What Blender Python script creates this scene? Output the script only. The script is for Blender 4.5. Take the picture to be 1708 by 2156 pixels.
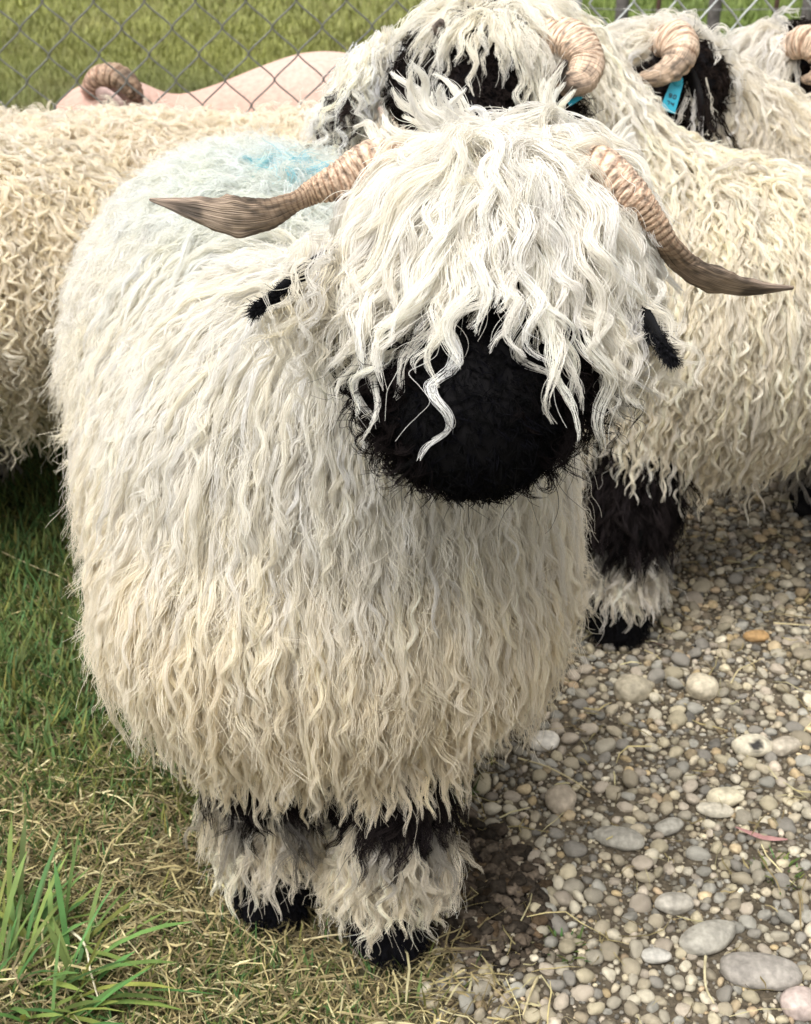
import bpy, math
import numpy as np

# ------------------------------------------------------------------ camera, world, light
for o in list(bpy.data.objects):
    bpy.data.objects.remove(o)
scene = bpy.context.scene
H, PITCH, TV = 1.136, math.radians(28.0), math.tan(math.radians(21.0))
TH = TV * 811 / 1024
cam = bpy.data.cameras.new('camera')
cam.sensor_fit = 'VERTICAL'
cam.sensor_height = 24.0
cam.lens = 12.0 / TV
cam.dof.use_dof = True
cam.dof.focus_distance = 1.08
cam.dof.aperture_fstop = 10.0
cam.clip_start, cam.clip_end = 0.02, 500.0
cam_ob = bpy.data.objects.new('camera', cam)
cam_ob.location = (0, 0, H)
cam_ob.rotation_euler = (math.radians(90) - PITCH, 0, 0)
scene.collection.objects.link(cam_ob)
scene.camera = cam_ob
CAM = np.array([0, 0, H])

SUN_EL, SUN_AZ = math.radians(66), math.radians(-138)      # azimuth from +Y towards +X
world = bpy.data.worlds.new('World')
scene.world = world
world.use_nodes = True
wn = world.node_tree
bg = wn.nodes['Background']
sky = wn.nodes.new('ShaderNodeTexSky')
sky.sky_type = 'NISHITA'
sky.sun_disc = False
sky.sun_elevation = SUN_EL
sky.sun_rotation = SUN_AZ
sky.air_density = 0.6
sky.dust_density = 6.0
sky.ozone_density = 0.6
hs = wn.nodes.new('ShaderNodeHueSaturation')              # cloud cover greys the sky
hs.inputs['Saturation'].default_value = 0.12
wn.links.new(sky.outputs[0], hs.inputs['Color'])
wn.links.new(hs.outputs[0], bg.inputs[0])
bg.inputs[1].default_value = 0.13
sun = bpy.data.lights.new('sun', 'SUN')
sun.energy = 1.5
sun.angle = math.radians(55)
sun.color = (1.0, 0.975, 0.935)
sun_ob = bpy.data.objects.new('sun', sun)
sun_ob.location = (0, 0, 8)
sun_ob.rotation_euler = (math.radians(90) - SUN_EL, 0, math.radians(180) - SUN_AZ)
scene.collection.objects.link(sun_ob)
vs = scene.view_settings
vs.view_transform = 'Standard'
vs.look = 'None'
vs.gamma = 1.0
vs.exposure = 0.93
cy = scene.cycles
cy.max_bounces, cy.diffuse_bounces, cy.glossy_bounces, cy.transmission_bounces = 9, 6, 2, 6

rng = np.random.default_rng(11)
R = rng.random
N_ = rng.normal


def P(px, py, D):
    """photo position (1708 wide) -> point at ground distance D"""
    a = (px - 854) / 854 * TH
    b = (1077.5 - py) / 1077.5 * TV
    dy = math.cos(PITCH) + b * math.sin(PITCH)
    dz = -math.sin(PITCH) + b * math.cos(PITCH)
    s = D / dy
    return np.array([a * s, D, H + dz * s])


def project(p):
    d = p[:, 1] * math.cos(PITCH) + (H - p[:, 2]) * math.sin(PITCH)
    u = (p[:, 2] - H) * math.cos(PITCH) + p[:, 1] * math.sin(PITCH)
    d = np.maximum(d, 1e-3)
    return np.stack([p[:, 0] / d / TH, u / d / TV, d], 1)


def unit(v):
    return v / np.maximum(np.linalg.norm(v, axis=-1, keepdims=True), 1e-9)


def smooth(a, b, x):
    t = np.clip((x - a) / (b - a), 0, 1)
    return t * t * (3 - 2 * t)


# value noise in numpy
_perm = np.random.default_rng(3).random((64, 64, 64))


def vnoise(p):
    p = np.asarray(p, float)
    i = np.floor(p).astype(int)
    f = p - i
    f = f * f * (3 - 2 * f)
    out = 0
    for dx in (0, 1):
        for dy in (0, 1):
            for dz in (0, 1):
                w = (f[..., 0] if dx else 1 - f[..., 0]) * (f[..., 1] if dy else 1 - f[..., 1]) * (f[..., 2] if dz else 1 - f[..., 2])
                out = out + w * _perm[(i[..., 0] + dx) % 64, (i[..., 1] + dy) % 64, (i[..., 2] + dz) % 64]
    return out


def noise2(x, y, s, seed=0.0):
    return vnoise(np.stack([x * s, y * s, np.full_like(x, seed + 0.37)], -1))


# ------------------------------------------------------------------ materials
def new_mat(name):
    m = bpy.data.materials.new(name)
    m.use_nodes = True
    nt = m.node_tree
    nt.nodes.clear()
    out = nt.nodes.new('ShaderNodeOutputMaterial')
    return m, nt, out


def nd(nt, kind, **kw):
    n = nt.nodes.new(kind)
    for k, v in kw.items():
        if k in n.inputs:
            n.inputs[k].default_value = v
        else:
            setattr(n, k, v)
    return n


def attr_color(nt, name='Col'):
    return nd(nt, 'ShaderNodeAttribute', attribute_name=name).outputs['Color']


def hair_mat(name, trans=0.3, rough=0.55, spec=0.25):
    m, nt, out = new_mat(name)
    c = attr_color(nt)
    b = nd(nt, 'ShaderNodeBsdfPrincipled')
    b.inputs['Roughness'].default_value = rough
    b.inputs['Specular IOR Level'].default_value = spec
    nt.links.new(c, b.inputs['Base Color'])
    t = nd(nt, 'ShaderNodeBsdfTranslucent')
    nt.links.new(c, t.inputs['Color'])
    mx = nd(nt, 'ShaderNodeMixShader')
    mx.inputs[0].default_value = trans
    nt.links.new(b.outputs[0], mx.inputs[1])
    nt.links.new(t.outputs[0], mx.inputs[2])
    nt.links.new(mx.outputs[0], out.inputs[0])
    return m


def surf_mat(name, rough=0.8, spec=0.3, bump=0.0, scale=60.0, vary=0.25, detail=6.0, trans=0.0):
    """vertex colour 'Col' varied by noise, with fine bump"""
    m, nt, out = new_mat(name)
    c = attr_color(nt)
    tc = nd(nt, 'ShaderNodeTexCoord')
    nz = nd(nt, 'ShaderNodeTexNoise')
    nz.inputs['Scale'].default_value = scale
    nz.inputs['Detail'].default_value = detail
    nt.links.new(tc.outputs['Object'], nz.inputs['Vector'])
    mr = nd(nt, 'ShaderNodeMapRange')
    mr.inputs[1].default_value, mr.inputs[2].default_value = 0.3, 0.7
    mr.inputs[3].default_value, mr.inputs[4].default_value = 1 - vary, 1 + vary
    nt.links.new(nz.outputs[0], mr.inputs[0])
    vm = nd(nt, 'ShaderNodeVectorMath', operation='MULTIPLY')
    nt.links.new(c, vm.inputs[0])
    nt.links.new(mr.outputs[0], vm.inputs[1])
    b = nd(nt, 'ShaderNodeBsdfPrincipled')
    b.inputs['Roughness'].default_value = rough
    b.inputs['Specular IOR Level'].default_value = spec
    nt.links.new(vm.outputs[0], b.inputs['Base Color'])
    if bump > 0:
        bp = nd(nt, 'ShaderNodeBump')
        bp.inputs['Strength'].default_value = bump
        bp.inputs['Distance'].default_value = 0.004
        nt.links.new(nz.outputs[0], bp.inputs['Height'])
        nt.links.new(bp.outputs[0], b.inputs['Normal'])
    last = b
    if trans > 0:
        t = nd(nt, 'ShaderNodeBsdfTranslucent')
        nt.links.new(vm.outputs[0], t.inputs['Color'])
        last = nd(nt, 'ShaderNodeMixShader')
        last.inputs[0].default_value = trans
        nt.links.new(b.outputs[0], last.inputs[1])
        nt.links.new(t.outputs[0], last.inputs[2])
    nt.links.new(last.outputs[0], out.inputs[0])
    return m


M_WOOL = hair_mat('wool', 0.5, 0.7, 0.08)
M_DARKHAIR = hair_mat('dark_hair', 0.05, 0.6, 0.03)
M_SKIN = surf_mat('skin', 0.85, 0.1, 0.4, 90, 0.12)
M_GRASS = surf_mat('grass', 0.6, 0.25, 0, 40, 0.2, trans=0.3)
M_STRAW = surf_mat('straw', 0.6, 0.3, 0, 90, 0.25, trans=0.12)
M_STONE = surf_mat('stone', 0.72, 0.3, 0.35, 130, 0.28, 8)
M_SOIL = surf_mat('soil', 0.95, 0.1, 1.0, 160, 0.45, 9)
M_METAL = surf_mat('galvanised_wire', 0.5, 0.5, 0.2, 200, 0.2)
M_POST = surf_mat('post', 0.8, 0.3, 0.5, 60, 0.3)
M_TAG = surf_mat('tag_plastic', 0.4, 0.4, 0.0, 30, 0.05)


def horn_mat():
    m, nt, out = new_mat('horn')
    uv = nd(nt, 'ShaderNodeUVMap', uv_map='UVMap')
    c = attr_color(nt)
    mp = nd(nt, 'ShaderNodeMapping')
    mp.inputs['Scale'].default_value = (5, 46, 1)
    nt.links.new(uv.outputs[0], mp.inputs[0])
    n1 = nd(nt, 'ShaderNodeTexNoise')
    n1.inputs['Scale'].default_value = 1.0
    n1.inputs['Detail'].default_value = 6
    nt.links.new(mp.outputs[0], n1.inputs['Vector'])
    mp2 = nd(nt, 'ShaderNodeMapping')
    mp2.inputs['Scale'].default_value = (70, 6, 1)
    nt.links.new(uv.outputs[0], mp2.inputs[0])
    n2 = nd(nt, 'ShaderNodeTexNoise')
    n2.inputs['Scale'].default_value = 1.0
    n2.inputs['Detail'].default_value = 4
    nt.links.new(mp2.outputs[0], n2.inputs['Vector'])
    sx = nd(nt, 'ShaderNodeSeparateXYZ')
    nt.links.new(uv.outputs[0], sx.inputs[0])
    mr = nd(nt, 'ShaderNodeMapRange')                       # rings near the skull, long grain near the tip
    mr.inputs[1].default_value, mr.inputs[2].default_value = 0.35, 0.6
    nt.links.new(sx.outputs[0], mr.inputs[0])
    mx = nd(nt, 'ShaderNodeMix')
    nt.links.new(mr.outputs[0], mx.inputs['Factor'])
    nt.links.new(n2.outputs[0], mx.inputs['A'])
    nt.links.new(n1.outputs[0], mx.inputs['B'])
    cr = nd(nt, 'ShaderNodeMapRange')
    cr.inputs[1].default_value, cr.inputs[2].default_value = 0.32, 0.66
    cr.inputs[3].default_value, cr.inputs[4].default_value = 0.30, 1.30
    nt.links.new(mx.outputs[0], cr.inputs[0])
    vm = nd(nt, 'ShaderNodeVectorMath', operation='MULTIPLY')
    nt.links.new(c, vm.inputs[0])
    nt.links.new(cr.outputs[0], vm.inputs[1])
    b = nd(nt, 'ShaderNodeBsdfPrincipled')
    b.inputs['Roughness'].default_value = 0.55
    b.inputs['Specular IOR Level'].default_value = 0.35
    nt.links.new(vm.outputs[0], b.inputs['Base Color'])
    bp = nd(nt, 'ShaderNodeBump')
    bp.inputs['Strength'].default_value = 0.8
    bp.inputs['Distance'].default_value = 0.005
    nt.links.new(mx.outputs[0], bp.inputs['Height'])
    nt.links.new(bp.outputs[0], b.inputs['Normal'])
    nt.links.new(b.outputs[0], out.inputs[0])
    return m


M_HORN = horn_mat()


# ------------------------------------------------------------------ object helpers
def link(o, parent=None):
    scene.collection.objects.link(o)
    if parent is not None:
        o.parent = parent
    return o


def tag(o, label, cat=None, group=None, kind=None):
    if label:
        o['label'] = label
    if cat:
        o['category'] = cat
    if group:
        o['group'] = group
    if kind:
        o['kind'] = kind
    return o


def empty(name, loc):
    o = bpy.data.objects.new(name, None)
    o.empty_display_size = 0.1
    o.location = loc
    return link(o)


def base_of(parent):
    return np.array(parent.location) if parent is not None else np.zeros(3)


def mesh_data(name, V, F, mat, col=None, smooth_=True, uv=None):
    """V (n,3); F (m,k) int array or list of such arrays; col (n,3) or (3,)"""
    Fs = F if isinstance(F, list) else [F]
    me = bpy.data.meshes.new(name)
    V = np.asarray(V, np.float32)
    nl = sum(f.size for f in Fs)
    nf = sum(len(f) for f in Fs)
    me.vertices.add(len(V))
    me.loops.add(nl)
    me.polygons.add(nf)
    me.vertices.foreach_set('co', V.ravel())
    loops = np.concatenate([f.ravel() for f in Fs]).astype(np.int32)
    tot = np.concatenate([np.full(len(f), f.shape[1]) for f in Fs]).astype(np.int32)
    start = np.concatenate([[0], np.cumsum(tot)[:-1]]).astype(np.int32)
    me.loops.foreach_set('vertex_index', loops)
    me.polygons.foreach_set('loop_start', start)
    me.polygons.foreach_set('loop_total', tot)
    me.polygons.foreach_set('use_smooth', np.full(nf, smooth_))
    if col is not None:
        col = np.asarray(col, np.float32)
        if col.ndim == 1:
            col = np.tile(col, (len(V), 1))
        a = me.attributes.new('Col', 'FLOAT_COLOR', 'POINT')
        a.data.foreach_set('color', np.concatenate([col, np.ones((len(V), 1), np.float32)], 1).astype(np.float32).ravel())
    if uv is not None:
        l = me.uv_layers.new(name='UVMap')
        l.data.foreach_set('uv', np.asarray(uv, np.float32)[loops].ravel())
    me.materials.append(mat)
    me.update()
    me.validate()
    return me


def mesh_obj(name, V, F, mat, col=None, parent=None, smooth_=True, uv=None):
    """V in world coordinates; stored relative to the parent"""
    V = np.asarray(V, float) - base_of(parent)
    o = bpy.data.objects.new(name, mesh_data(name, V, F, mat, col, smooth_, uv))
    return link(o, parent)


def hair_obj(name, pts, radius, col, mat, parent):
    """pts (n,K,3) world; radius (n,K); col (n,3)"""
    n, K = pts.shape[:2]
    cu = bpy.data.hair_curves.new(name)
    cu.add_curves([K] * n)
    p = (pts - base_of(parent)).astype(np.float32)
    cu.attributes['position'].data.foreach_set('vector', p.ravel())
    a = cu.attributes.get('radius') or cu.attributes.new('radius', 'FLOAT', 'POINT')
    a.data.foreach_set('value', radius.astype(np.float32).ravel())
    a = cu.attributes.new('Col', 'FLOAT_COLOR', 'CURVE')
    a.data.foreach_set('color', np.concatenate([col, np.ones((n, 1))], 1).astype(np.float32).ravel())
    cu.materials.append(mat)
    o = bpy.data.objects.new(name, cu)
    return link(o, parent)


def catmull(pts, n):
    pts = np.asarray(pts, float)
    k = len(pts)
    ext = np.vstack([2 * pts[0] - pts[1], pts, 2 * pts[-1] - pts[-2]])
    u = np.linspace(0, k - 1, n)
    i = np.minimum(u.astype(int), k - 2)
    t = (u - i)[:, None]
    a, b, c, d = ext[i], ext[i + 1], ext[i + 2], ext[i + 3]
    return 0.5 * (2 * b + (c - a) * t + (2 * a - 5 * b + 4 * c - d) * t ** 2 + (3 * b - a - 3 * c + d) * t ** 3)


def sweep(ctrl, n, nseg, wfn, tfn, rollfn, up=(0, 0, 1), ring=None, power=1.0):
    """closed tube along a smooth path: half width wfn(t), half thickness tfn(t), roll rollfn(t)"""
    c = catmull(ctrl, n)
    T = unit(np.gradient(c, axis=0))
    u = np.array(up, float)
    A = np.zeros_like(c)
    for i in range(n):                                     # parallel transport
        u = u - T[i] * (u @ T[i])
        u = u / np.linalg.norm(u)
        A[i] = u
    B = np.cross(T, A)
    t = np.linspace(0, 1, n)
    ang = np.linspace(0, 2 * np.pi, nseg, endpoint=False)
    ca, sa = np.cos(ang), np.sin(ang)
    ca = np.sign(ca) * np.abs(ca) ** power
    sa = np.sign(sa) * np.abs(sa) ** power
    w, th, ro = wfn(t), tfn(t), rollfn(t)
    X = A * np.cos(ro)[:, None] + B * np.sin(ro)[:, None]
    Y = -A * np.sin(ro)[:, None] + B * np.cos(ro)[:, None]
    k = np.ones((n, nseg)) if ring is None else ring(t[:, None], ang[None, :])
    V = c[:, None] + X[:, None] * (w[:, None] * ca[None] * k)[..., None] + Y[:, None] * (th[:, None] * sa[None] * k)[..., None]
    V = V.reshape(-1, 3)
    idx = np.arange(n * nseg).reshape(n, nseg)
    q = np.stack([idx[:-1], np.roll(idx[:-1], -1, 1), np.roll(idx[1:], -1, 1), idx[1:]], -1).reshape(-1, 4)
    V = np.vstack([V, c[0], c[-1]])
    e0, e1 = n * nseg, n * nseg + 1
    r = np.arange(nseg)
    t0 = np.stack([np.full(nseg, e0), np.roll(idx[0], -1), idx[0]], -1)
    t1 = np.stack([np.full(nseg, e1), idx[-1], np.roll(idx[-1], -1)], -1)
    uv = np.stack([np.repeat(t, nseg), np.tile(np.abs(ang / np.pi - 1), n)], 1)
    uv = np.vstack([uv, [0, 0], [1, 0]])
    return V, [q, np.vstack([t0, t1])], uv


# ------------------------------------------------------------------ implicit bodies
class Shape:
    def __init__(self, k=0.05):
        self.k, self.pr = k, []

    def ell(self, c, r, tag, yaw=0.0, tilt=None):
        M = np.array([[math.cos(yaw), -math.sin(yaw), 0], [math.sin(yaw), math.cos(yaw), 0], [0, 0, 1]])
        if tilt is not None:
            M = np.asarray(tilt)
        self.pr.append(('e', np.array(c, float), np.array(r, float), M, tag))
        return self

    def cap(self, a, b, ra, rb, tag):
        self.pr.append(('c', np.array(a, float), np.array(b, float), (ra, rb), tag))
        return self

    def one(self, q, p):
        if q[0] == 'e':
            l = (p - q[1]) @ q[3]
            k0 = np.linalg.norm(l / q[2], axis=1)
            k1 = np.linalg.norm(l / q[2] ** 2, axis=1)
            return k0 * (k0 - 1) / np.maximum(k1, 1e-6)
        a, b = q[1], q[2]
        ab = b - a
        t = np.clip(((p - a) @ ab) / (ab @ ab), 0, 1)
        return np.linalg.norm(p - a - t[:, None] * ab, axis=1) - (q[3][0] + (q[3][1] - q[3][0]) * t)

    def d(self, p):
        out = None
        for q in self.pr:
            e = self.one(q, p)
            if out is None:
                out = e
            else:
                h = np.maximum(self.k - np.abs(out - e), 0) / self.k
                out = np.minimum(out, e) - h * h * self.k / 4
        return out

    def tags(self, p):
        D = np.stack([self.one(q, p) for q in self.pr], 1)
        names = np.array([q[-1] for q in self.pr])
        return names[np.argmin(D, 1)]

    def grad(self, p, e=0.004):
        g = 0
        for s in ((1, -1, -1), (-1, -1, 1), (-1, 1, -1), (1, 1, 1)):
            s = np.array(s, float)
            g = g + s * self.d(p + s * e)[:, None]
        return unit(g)

    def bounds(self):
        lo, hi = [], []
        for q in self.pr:
            if q[0] == 'e':
                m = np.abs(q[3]) @ q[2]
                lo.append(q[1] - m)
                hi.append(q[1] + m)
            else:
                m = max(q[3])
                lo.append(np.minimum(q[1], q[2]) - m)
                hi.append(np.maximum(q[1], q[2]) + m)
        return np.min(lo, 0) - 0.05, np.max(hi, 0) + 0.05

    def mesh(self, h=0.014):
        """naive surface nets"""
        lo, hi = self.bounds()
        n = np.ceil((hi - lo) / h).astype(int) + 1
        ax = [lo[i] + h * np.arange(n[i]) for i in range(3)]
        G = np.stack(np.meshgrid(*ax, indexing='ij'), -1)
        f = self.d(G.reshape(-1, 3)).reshape(n)
        c = n - 1
        cnt = np.zeros(c)
        acc = np.zeros((*c, 3))
        off = [(i, j, k) for i in (0, 1) for j in (0, 1) for k in (0, 1)]

        def cut(o):
            return f[o[0]:o[0] + c[0], o[1]:o[1] + c[1], o[2]:o[2] + c[2]]
        for a in off:
            for ax_ in range(3):
                if a[ax_] == 0:
                    b = list(a)
                    b[ax_] = 1
                    fa, fb = cut(a), cut(b)
                    x = (fa < 0) != (fb < 0)
                    t = np.where(x, fa / np.where(x, fa - fb, 1), 0)
                    pt = np.zeros((*c, 3))
                    pt += np.array(a)
                    pt[..., ax_] += t
                    acc += np.where(x[..., None], pt, 0)
                    cnt += x
        act = cnt > 0
        idx = -np.ones(c, int)
        idx[act] = np.arange(act.sum())
        ijk = np.argwhere(act)
        V = lo + h * (ijk + acc[act] / cnt[act][:, None])
        quads = []
        ins = f < 0
        for a in range(3):
            b, d = (a + 1) % 3, (a + 2) % 3
            s0 = [slice(None)] * 3
            s1 = [slice(None)] * 3
            s0[a], s1[a] = slice(0, -1), slice(1, None)
            e = ins[tuple(s0)] != ins[tuple(s1)]
            flip = ins[tuple(s0)]
            E = np.argwhere(e)
            E = E[(E[:, b] > 0) & (E[:, d] > 0) & (E[:, b] < c[b]) & (E[:, d] < c[d])]
            fl = flip[tuple(E.T)]
            ub, ud = np.eye(3, dtype=int)[b], np.eye(3, dtype=int)[d]
            q = np.stack([idx[tuple((E - ub - ud).T)], idx[tuple((E - ud).T)], idx[tuple(E.T)], idx[tuple((E - ub).T)]], 1)
            q[~fl] = q[~fl][:, ::-1]
            quads.append(q)
        return V, np.vstack(quads)


def sample(V, Q, n):
    a, b, c, d = (V[Q[:, i]] for i in range(4))
    area = 0.5 * (np.linalg.norm(np.cross(b - a, c - a), axis=1) + np.linalg.norm(np.cross(c - a, d - a), axis=1))
    i = rng.choice(len(Q), n, p=area / area.sum())
    u, v = R((n, 1)), R((n, 1))
    return (a[i] * (1 - u) + b[i] * u) * (1 - v) + (d[i] * (1 - u) + c[i] * u) * v, area.sum()


def seen(p, n, back=-0.35, mx=1.5):
    """roots that this camera, or one a step to the side, could see"""
    v = unit(CAM - p)
    s = project(p)
    return ((n * v).sum(1) > back) & (np.abs(s[:, 0]) < mx) & (np.abs(s[:, 1]) < mx)


DOWN = np.array([0, 0, -1.0])


def guides(sh, p0, n0, L, K, lift, hgt, flow=None, gw=0.6, jit=0.25, grav=0.35, slack=1.0):
    """combed guide curves that lie on the body"""
    n = len(p0)
    p = p0.copy()
    rnd = N_(size=(n, 3)) * jit
    rt = N_(size=(n, 3))
    pts = [p.copy()]
    d = None
    step = (L / (K - 1))[:, None]
    for k in range(1, K):
        t = k / (K - 1)
        nn = sh.grad(p) if k < 8 or k % 2 else nn
        g = DOWN - nn * (nn @ DOWN)[:, None]
        if flow is not None:
            g = flow(p, nn, g)
        gm = np.clip(np.linalg.norm(g, axis=1, keepdims=True), 0, 1)
        tan = unit(rt - nn * (rt * nn).sum(1, keepdims=True))
        g = g + rnd + tan * 0.55 * (1 - gm)
        if d is None:
            d = unit(g + nn * (lift[:, None] * (0.35 + 0.65 * gm)))
        else:
            d = unit(d + gw * g + grav * t * DOWN * slack)
        p = p + d * step
        sd = sh.d(p)
        want = hgt * np.sin(min(1.0, t * 1.6) * math.pi / 2)
        p = p + nn * np.maximum(0, want - sd)[:, None]
        over = np.maximum(0, sd - want - 0.008) * smooth(-0.1, 0.35, nn[:, 2]) * 0.6
        p = p - nn * over[:, None]
        pts.append(p.copy())
    return np.stack(pts, 1)


def strands(G, n0, m, r0, r1, amp, lam, ell=0.5, frizz=0.002, lenvar=0.25, phase_j=0.13, shape=0.7, curl=0.0, fly=0.05, flyr=0.012):
    """m hairs per guide, bundled into a wavy tapering lock.  returns (N*m,K,3)"""
    N, K = G.shape[:2]
    T = unit(np.gradient(G, axis=1))
    S = unit(np.cross(T, n0[:, None, :]) + 1e-5)
    Nn = np.cross(S, T)
    t = np.linspace(0, 1, K)
    seg = np.linalg.norm(np.diff(G, axis=1), axis=2)
    s = np.concatenate([np.zeros((N, 1)), np.cumsum(seg, 1)], 1)
    amp = np.broadcast_to(np.asarray(amp, float), (N,))
    lam = np.broadcast_to(np.asarray(lam, float), (N,))
    r0 = np.broadcast_to(np.asarray(r0, float), (N,))
    ph0 = R(N) * 2 * np.pi
    hand = np.where(R(N) < 0.5, 1.0, -1.0)
    ang = R((N, m)) * 2 * np.pi
    rad = np.sqrt(R((N, m)))
    # hair end: shorter hairs stop earlier along the guide
    lv = 1 - lenvar * R((N, m)) ** 1.5
    tt = t[None, None, :] * lv[..., None]                     # (N,m,K)
    x = tt * (K - 1)
    i = np.minimum(x.astype(int), K - 2)
    f = (x - i)[..., None]
    ar = np.arange(N)[:, None, None]
    g = G[ar, i] * (1 - f) + G[ar, i + 1] * f
    Si = S[ar, i] * (1 - f) + S[ar, i + 1] * f
    Ni = Nn[ar, i] * (1 - f) + Nn[ar, i + 1] * f
    si = s[ar, i] * (1 - f[..., 0]) + s[ar, i + 1] * f[..., 0]
    A = amp[:, None, None] * smooth(0.05, 0.6, tt) * (1 + curl * tt ** 2)
    w = 2 * np.pi * si / lam[:, None, None] * (1 + 0.25 * curl * tt) + ph0[:, None, None] + phase_j * N_(size=(N, m, 1))
    ww = hand[:, None, None]
    dr = N_(size=(N, 1, 1)) * 0.55
    w = w + dr * np.sin(tt * (2.5 + 2 * R((N, 1, 1))) + 6.28 * R((N, 1, 1)))
    A = A * (0.75 + 0.5 * R((N, 1, 1)) * np.sin(tt * 4 + 6.28 * R((N, 1, 1))))
    bend = (N_(size=(N, 1, 1)) * 0.006 * tt ** 1.5)[..., None] * Si + (N_(size=(N, 1, 1)) * 0.003 * tt ** 1.5)[..., None] * Ni
    g = g + bend
    off = Si * (A * np.cos(w))[..., None] + Ni * (ell * A * np.sin(w) * ww)[..., None]
    prof = (1 - tt) ** shape * (1 - r1 / np.mean(r0)) + r1 / np.mean(r0)
    rr = r0[:, None, None] * rad[..., None] * prof
    tw = ang[..., None] + ww * 1.5 * tt
    off = off + Si * (rr * np.cos(tw))[..., None] + Ni * (rr * np.sin(tw))[..., None]
    if frizz > 0:
        w2 = 2 * np.pi * si / (0.018 + 0.02 * R((N, m, 1))) + 6.28 * R((N, m, 1))
        fa = frizz * R((N, m, 1)) ** 2
        off = off + Si * (fa * np.cos(w2) * tt)[..., None] + Ni * (fa * np.sin(w2 * 0.9) * tt)[..., None]
    if fly > 0:
        fl = (R((N, m, 1)) < fly)
        off = off + np.where(fl[..., None], N_(size=(N, m, 1, 3)) * flyr * (tt ** 1.3)[..., None], 0)
    return (g + off).reshape(N * m, K, 3)


def hair_r(n, K, r, tip=0.45):
    t = np.linspace(0, 1, K)
    return (r * (1 - (1 - tip) * t ** 2))[None, :] * (0.8 + 0.4 * R((n, 1)))


A3 = np.array
CREAM = np.array([0.80, 0.74, 0.62])
BLACK = np.array([0.010, 0.009, 0.010])


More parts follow.
